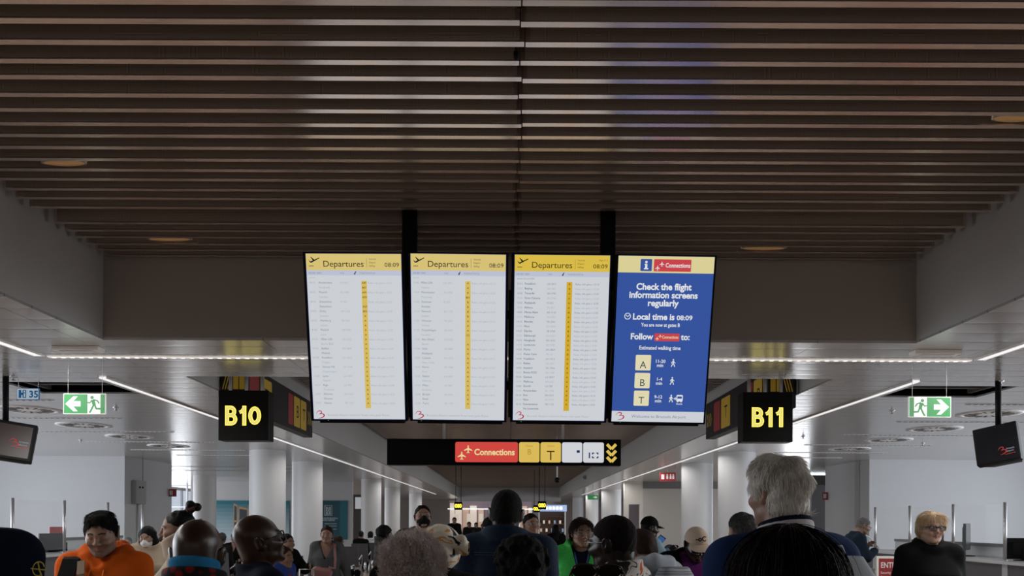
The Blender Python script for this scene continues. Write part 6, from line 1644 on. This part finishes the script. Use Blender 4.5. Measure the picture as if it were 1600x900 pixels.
def pile(s, E, C):
    q_ = random.Random(5)
    for i in range(46):
        a = q_.uniform(0, 6.28); b = q_.uniform(-0.2, 1.35); c0 = np.array((0, 0.04, 0.03)); u = np.array((math.cos(a)*math.cos(b), math.sin(a)*math.cos(b), math.sin(b)))
        v = np.cross(u, (q_.uniform(-1, 1), q_.uniform(-1, 1), q_.uniform(-1, 1))); v /= np.linalg.norm(v)
        C(c0+u*0.098-v*0.03, c0+u*0.098+v*0.03, 0.012, 0.012, 0.006)
p.hair(hair_mat('braid_black', (0.006, 0.005, 0.005), 0.75), 'braids', 0.016, 6, noise=0.003, freq=200, extra=pile); p.top('sweater', C_BLACK, 0.02, 0.8, 1, (0.03, 0.018, 0.012), seed=121)
p = Person('young woman in thin glasses and an off-white sweater behind the braided head', 829, 800, 8.0, 22, 'light', 'f', head=(4, -4, 0), H=1.722, q=0.9)
p.body().trousers(C_JEANS).shoes(S_WHT); p.hair(H_BLK, 'tied', 0.007, 5); p.glasses(M_WIRE, 0.025, 0.020); p.top('sweater', cloth('off_white', (0.36, 0.35, 0.34)), 0.024, 0.78, 1, (0.02, 0.022, 0.010), seed=131, loose=0.02)
p = Person('person in a dark cap and white face mask partly hidden by the tall man', 765, 806, 9.0, 8, 'light', head=(0, -2, 0), H=1.685, q=0.7, hair_t=0.02)
p.body().trousers(C_CHAR).shoes(S_BLK); p.hair(H_BLK, 'short', 0.008, 5); p.cap(C_CHAR); p.mask(MATS['cloth_mask_white']); p.top('jacket', C_CHAR, 0.022, 0.8, 1, (0.03, 0.02, 0.012), seed=141)
p = Person('woman with brown hair and thin glasses in a bright green quilted vest', 909, 806, 6.3, -4, 'light', 'f', head=(14, 3, 2), H=1.672, hair_t=0.012, bulk=1.12)
p.body().trousers(C_JEANS).shoes(S_BRN); p.hair(H_BRN, 'tied', 0.008, 15, noise=0.003, extra=lambda s, E, C: (C((-0.060, 0.03, 0.02), (-0.080, 0.035, -0.09), 0.034, 0.022, 0.03), C((0.04, 0.05, 0.0), (0.05, 0.06, -0.06), 0.03, 0.02, 0.03)), strand=dict(n=1500, L=0.09, r=0.0011, lift=0.08, jit=0.12, whorl=(0.01, -0.03, 0.12)))
p.glasses(M_WIRE, 0.026, 0.018)
p.top('jacket', C_BLACK, 0.016, 0.80, 1, None, seed=151, open_front=0.03); p.top('vest', C_GREEN, 0.034, 0.82, 0, (0.075, 0.020, 0.016), seed=152, open_front=0.022, quilt=0.075, fold=0.006, z1=1.44)
p.top('shirt', C_NAVY, 0.010, 0.84, 0, None, seed=153, fold=0.001)
A = Art(); A.text('Sens', 0, 0, 0.055, cloth('print_white', (0.4, 0.4, 0.4)), 'CENTER', bold=0.03); e = A.build('shirt_lettering', p.root); e.location = (0.005, -0.142, 1.20*p.k)
t = thing('lanyard', 'blue lanyard with a white pass worn by the woman in green', 'lanyard'); t.location = p.root.location; t.rotation_euler = p.root.rotation_euler; k = p.k
mb = MB()
for sg in (-1, 1): band(mb, [(sg*0.062, 0.0, 1.488*k), (sg*0.05, -0.095, 1.42*k), (sg*0.028, -0.142, 1.32*k), (sg*0.006, -0.158, 1.26*k)], 0.013, (0, -1, 0.3), th=0.002)
mb.build('ribbon', cloth('ribbon_blue', (0.05, 0.09, 0.25)), t); MB().box(-0.03, -0.163, 1.17*k, 0.03, -0.158, 1.26*k).build('pass', M_WHITE, t)
p = Person('man with a shaved dark head and floral shirt turned away to the left', 962, 806, 3.55, 238, 'dark', head=(-6, 3, 0), hs=1.06, H=1.672, hair_t=0.003, bulk=1.05)
p.body().trousers(C_CHAR).shoes(S_BLK); p.hair(hair_mat('shaved', (0.013, 0.010, 0.009), 0.85), 'short', 0.003, 3, noise=0.001, freq=300); p.glasses(M_WIRE, 0.026, 0.018)
p.top('floral_shirt', C_FLOR, 0.020, 0.82, 0.5, (0.035, 0.018, 0.009), seed=161)
p = Person('man in a black cap and light blue shirt holding a phone, facing right', 1014, 805, 9.0, 105, 'dark', head=(0, 8, 0), H=1.70, q=0.75, armL=(0.10, -0.30, 1.30), armR=(-0.14, -0.30, 1.25), hair_t=0.02)
p.body().trousers(C_CHAR).shoes(S_BLK); p.hair(H_BLK, 'short', 0.005, 4); p.cap(C_BLACK); p.top('shirt', C_PALEB, 0.02, 0.82, 0.95, (0.03, 0.018, 0.01), seed=171, fold=0.006)
t = thing('phone', 'dark phone with a lit blue screen held by the man in the black cap', 'phone', P(1029.5, 847, 8.88), (R(20), R(35), R(10)))
MB().box(-0.04, 0, -0.08, 0.04, 0.01, 0.08, bev=0.004).build('case', M_BLACK, t); MB().box(-0.035, -0.001, -0.07, 0.035, 0.0, 0.07).build('screen', glow('phone_blue', 60, 110, 170, 0.6), t)
p = Person('person in a pale grey hoodie and plaid backpack, partly behind the shaved man', 1014, 822, 4.9, 212, 'tan', head=(6, 24, 0), H=1.62, q=0.8)
p.body().trousers(C_JEANS).shoes(S_WHT); p.hair(H_BRN, 'short', 0.012, 4, noise=0.003); p.top('hoodie', C_HOODG, 0.024, 0.8, 1, None, seed=181, hood=True, fold=0.006)
backpack(p, 'black and white plaid backpack on the pale grey hoodie', C_PLAID, w_=0.16, h=0.26, dp=0.10, z=1.20, off=0.13)
# --- right -------------------------------------------------------------------
p = Person('man in a cream cap and purple shirt with his head bowed, dark open jacket', 1083, 818, 6.0, 2, 'dark', head=(4, 24, 0), H=1.63, hair_t=0.02, bulk=1.1)
p.body().trousers(C_CHAR).shoes(S_BLK); p.hair(H_BLK, 'short', 0.005, 4); p.cap(cloth('cream_cap', (0.50, 0.40, 0.32)), True, ('-oC', 0.050, M_BLACK))
p.top('jacket', C_BLACK, 0.028, 0.80, 1, (0.05, 0.022, 0.014), seed=191, open_front=0.06, fold=0.007); p.top('shirt', C_PURPLE, 0.014, 0.84, 0.5, None, seed=192, fold=0.004)
p = Person('grey-haired man in a black coat seen from behind beside the white-haired man', 1161, 798, 5.3, 196, 'light', head=(-8, 0, 0), H=1.708, hair_t=0.01)
p.body().trousers(C_CHAR).shoes(S_BLK); p.hair(H_SALT, 'short', 0.007, 7, noise=0.0025, strand=dict(n=3500, L=0.026, r=0.0013, lift=0.12, jit=0.25)); p.top('coat', C_BLACK, 0.026, 0.7, 1, (0.05, 0.02, 0.013), seed=201)
p = Person('tall white-haired man in a blue jacket with a striped navy collar, seen from behind', 1219, 710, 2.6, 200, 'light', head=(6, 0, 0), hs=0.94, H=1.862, hair_t=0.014, bulk=1.0, kmul=1.012)
p.body().trousers(C_JEANS).shoes(S_BRN)
p.hair(H_WHITE, 'short', 0.006, 17, noise=0.005, freq=80, extra=lambda s, E, C: (E((0.0, 0.055, -0.055), (0.060, 0.052, 0.045), 0.03), E((0.015, 0.0, 0.095), (0.06, 0.07, 0.030), 0.03)), strand=dict(n=10000, L=0.050, r=0.0012, lift=0.16, jit=0.24, whorl=(0.02, 0.04, 0.13)))
p.top('jacket', C_BLUE, 0.024, 0.80, 1, None, seed=211, fold=0.005)
collar_ring(p, 'collar', C_NAVY, 0.0, 0.070, 0.076); collar_ring(p, 'collar_stripe', C_WHITE, 0.048, 0.010, 0.0805)
backpack(p, 'pale grey rucksack on the back of the white-haired man', C_HOODG, w_=0.15, h=0.24, dp=0.09, z=1.22, off=0.14, x=-0.02, strap_m=C_HOODG)
p = Person('person with long dark auburn hair in the near foreground, seen from behind', 1232, 811, 1.5, 180, 'light', 'f', H=1.645, hair_t=0.015, q=0.8)
p.body().trousers(C_JEANS).shoes(S_BLK); p.hair(H_DRED, 'long', 0.014, 19, noise=0.003, freq=60, strand=dict(n=6000, L=0.16, r=0.0009, lift=0.03, jit=0.06, whorl=(0.0, 0.02, 0.13))); p.top('cardigan', C_CHAR, 0.018, 0.78, 1, (0.03, 0.018, 0.01), seed=221)
p = Person('older man in glasses and a dark jacket leaning forward to the right', 1308, 821, 12.0, 88, 'light', head=(0, -12, 0), lean=(34, 0), H=1.80, q=0.7, armL=(0.16, -0.52, 1.28), armR=(-0.16, -0.50, 1.22))
p.body().trousers(C_NAVY).shoes(S_BLK); p.hair(H_GREY, 'short', 0.006, 3); p.glasses(M_FRAME, 0.025, 0.018); p.top('jacket', cloth('ink', (0.012, 0.020, 0.034)), 0.024, 0.8, 0.92, (0.04, 0.02, 0.012), seed=231)
p = Person('blonde woman in dark-framed glasses and a black sweater walking towards the camera', 1454, 795, 5.8, -2, 'pale', 'f', head=(-2, 0, 2), H=1.725, hair_t=0.012, bulk=1.02, beard='fair')
p.body().trousers(C_BLACK).shoes(S_BLK)
def crop_(s, E, C):
    for sx in (-1, 1): C((sx*0.066, 0.005, 0.03), (sx*0.076, 0.0, -0.055), 0.022, 0.018, 0.02)
    E((0, 0.05, 0.0), (0.082, 0.065, 0.085), 0.03); C((-0.045, -0.060, 0.098), (0.045, -0.068, 0.086), 0.013, 0.012, 0.02)
p.hair(H_BLOND, 'tied', 0.009, 23, noise=0.004, freq=80, extra=crop_, strand=dict(n=3500, L=0.065, r=0.0013, lift=0.16, jit=0.22, whorl=(0.01, -0.02, 0.13)))
p.glasses(mat('spectacle_brown', (0.012, 0.008, 0.006), 0.25), 0.027, 0.016, y=-0.104, tint=mat('lens_smoke', (0.06, 0.05, 0.05), 0.05, alpha=0.35), r=0.0035)
p.top('sweater', C_BLACK, 0.022, 0.80, 1, (0.045, 0.012, 0.011), seed=241, loose=0.015, fold=0.005)
p = Person('person with black curls and sunglasses pushed up on the head at the bottom edge', 934, 884, 2.05, 176, 'light', 'f', H=1.49, hair_t=0.02, q=0.7)
p.body().trousers(C_CHAR).shoes(S_BLK); p.hair(H_BLK, 'bob', 0.018, 25, noise=0.005, freq=110, strand=dict(n=3500, L=0.05, r=0.001, lift=0.25, jit=0.4)); p.top('jacket', C_BLACK, 0.02, 0.8, 1, (0.03, 0.018, 0.01), seed=251)
sg_ = p.glasses(mat('sunglass_frame', (0.03, 0.018, 0.012), 0.2), 0.033, 0.026, tint=M_SUN, name='sunglasses', r=0.0026)
M_ = Matrix(p.Rh.tolist()).to_4x4(); M_.translation = Vector(p.hc); sg_.matrix_local = M_ @ Matrix.Translation((0, 0.02, 0.05)) @ Matrix.Rotation(R(-38), 4, 'X') @ Matrix.Translation((0, -0.01, 0.045))

# --- people further back --------------------------------------------------------
def far(label, px, py, d, yaw, skin, sex, hairm, style, topm, legm, seat=False, armL=None, armR=None, cap_=None, H=None, head=(0, 0, 0), q=0.45, vn=None):
    p = Person(label, px, py, d, yaw, skin, sex, head=head, seat=seat, armL=armL, armR=armR, H=H, q=q)
    p.body().trousers(legm).shoes(S_BLK); p.hair(hairm, style, 0.008, 3)
    p.top('jacket', topm, 0.022, 0.84, 0.95, (0.03, 0.02, 0.012), seed=int(px), vneck=vn)
    if cap_: p.cap(cap_)
    return p
p = far('woman in black standing behind the man with glasses, hand on a suitcase', 447, 836, 10.0, 60, 'tan', 'f', H_BLK, 'short', C_BLACK, C_BLACK, H=1.47, armL=(0.10, -0.30, 1.06), armR=(-0.22, -0.05, 0.75))
t = thing('suitcase', 'upright suitcase with a steel pull handle beside the seated chairs', 'suitcase', (P(479, 880, 9.3).x, 9.3, 0))
MB().box(-0.19, -0.13, 0.06, 0.19, 0.13, 0.68, bev=0.03).build('shell', pattern('suitcase_print', [(0.0, (0.25, 0.2, 0.15)), (0.5, (0.12, 0.10, 0.08)), (0.6, (0.33, 0.28, 0.22))], 'noise', 12, 0.6), t)
MB().tube([(-0.08, 0, 0.68), (-0.08, 0, 1.06), (0.08, 0, 1.06), (0.08, 0, 0.68)], 0.011, 8).build('pull_handle', M_STEEL, t)
for sx in (-0.14, 0.14):
    for sy in (-0.08, 0.08): MB().tube([(sx-0.015, sy, 0.032), (sx+0.015, sy, 0.032)], 0.032, 14).build('wheel', M_BLACK, t)
far('child in a blue and red football shirt beside the woman in black', 441, 853, 8.4, 70, 'tan', 'm', H_BRN, 'short', pattern('football_shirt', [(0.0, (0.02, 0.05, 0.25)), (0.6, (0.25, 0.02, 0.03)), (0.8, (0.02, 0.05, 0.25))], 'noise', 6, 0.8), C_NAVY, H=1.37)
far('grey-haired person seated behind the left glass screen', 200, 842, 17.2, 20, 'pale', 'm', H_GREY, 'short', C_GREY, C_CHAR, seat=True, H=1.25)
far('person with brown hair behind the top-knot woman', 256, 838, 10.8, 30, 'tan', 'f', H_BRN, 'bob', C_BLACK, C_BLACK, H=1.42)
far('seated man in a dark suit and white shirt in the left lounge', 366, 836, 20.0, 8, 'light', 'm', H_BRN, 'short', C_BLACK, C_CHAR, seat=True, H=1.30, armR=(-0.2, -0.25, 0.62), armL=(0.2, -0.25, 0.62), vn=(1.25, 0.3))
far('seated person with bushy dark curls in the left lounge', 347, 834, 17.6, 175, 'tan', 'f', H_SALT, 'afro', C_CHAR, C_CHAR, seat=True, H=1.34)
far('seated woman with fair streaks in dark hair behind the woman in grey', 529, 838, 17.4, 130, 'tan', 'f', H_BRN, 'long', C_BLACK, C_BLACK, seat=True, H=1.30)
far('seated person in black beyond the lounge chairs', 564, 836, 24.6, 170, 'tan', 'm', H_BLK, 'short', C_BLACK, C_BLACK, seat=True, H=1.30)
far('seated person in a white shirt beside the column', 579, 839, 25.5, 215, 'tan', 'f', H_BLK, 'bob', C_WHITE, C_BLACK, seat=True, H=1.28)
far('standing person in black far down the concourse on the left', 710, 808, 30.0, 10, 'tan', 'm', H_BLK, 'short', C_BLACK, C_BLACK)
for px, py, d, lb in ((733, 815, 31.0, 'distant person in black, left of a small group'), (744, 816, 33.0, 'distant person in dark clothes in the middle of a small group'), (754, 818, 34.5, 'distant person in dark clothes at the right of a small group')):
    far(lb, px, py, d, 20, 'tan', 'm', H_BLK, 'short', C_CHAR, C_BLACK)
far('woman with long dark hair in black seen from behind down the concourse', 869, 819, 18.0, 180, 'tan', 'f', H_BLK, 'long', C_BLACK, C_GREY)
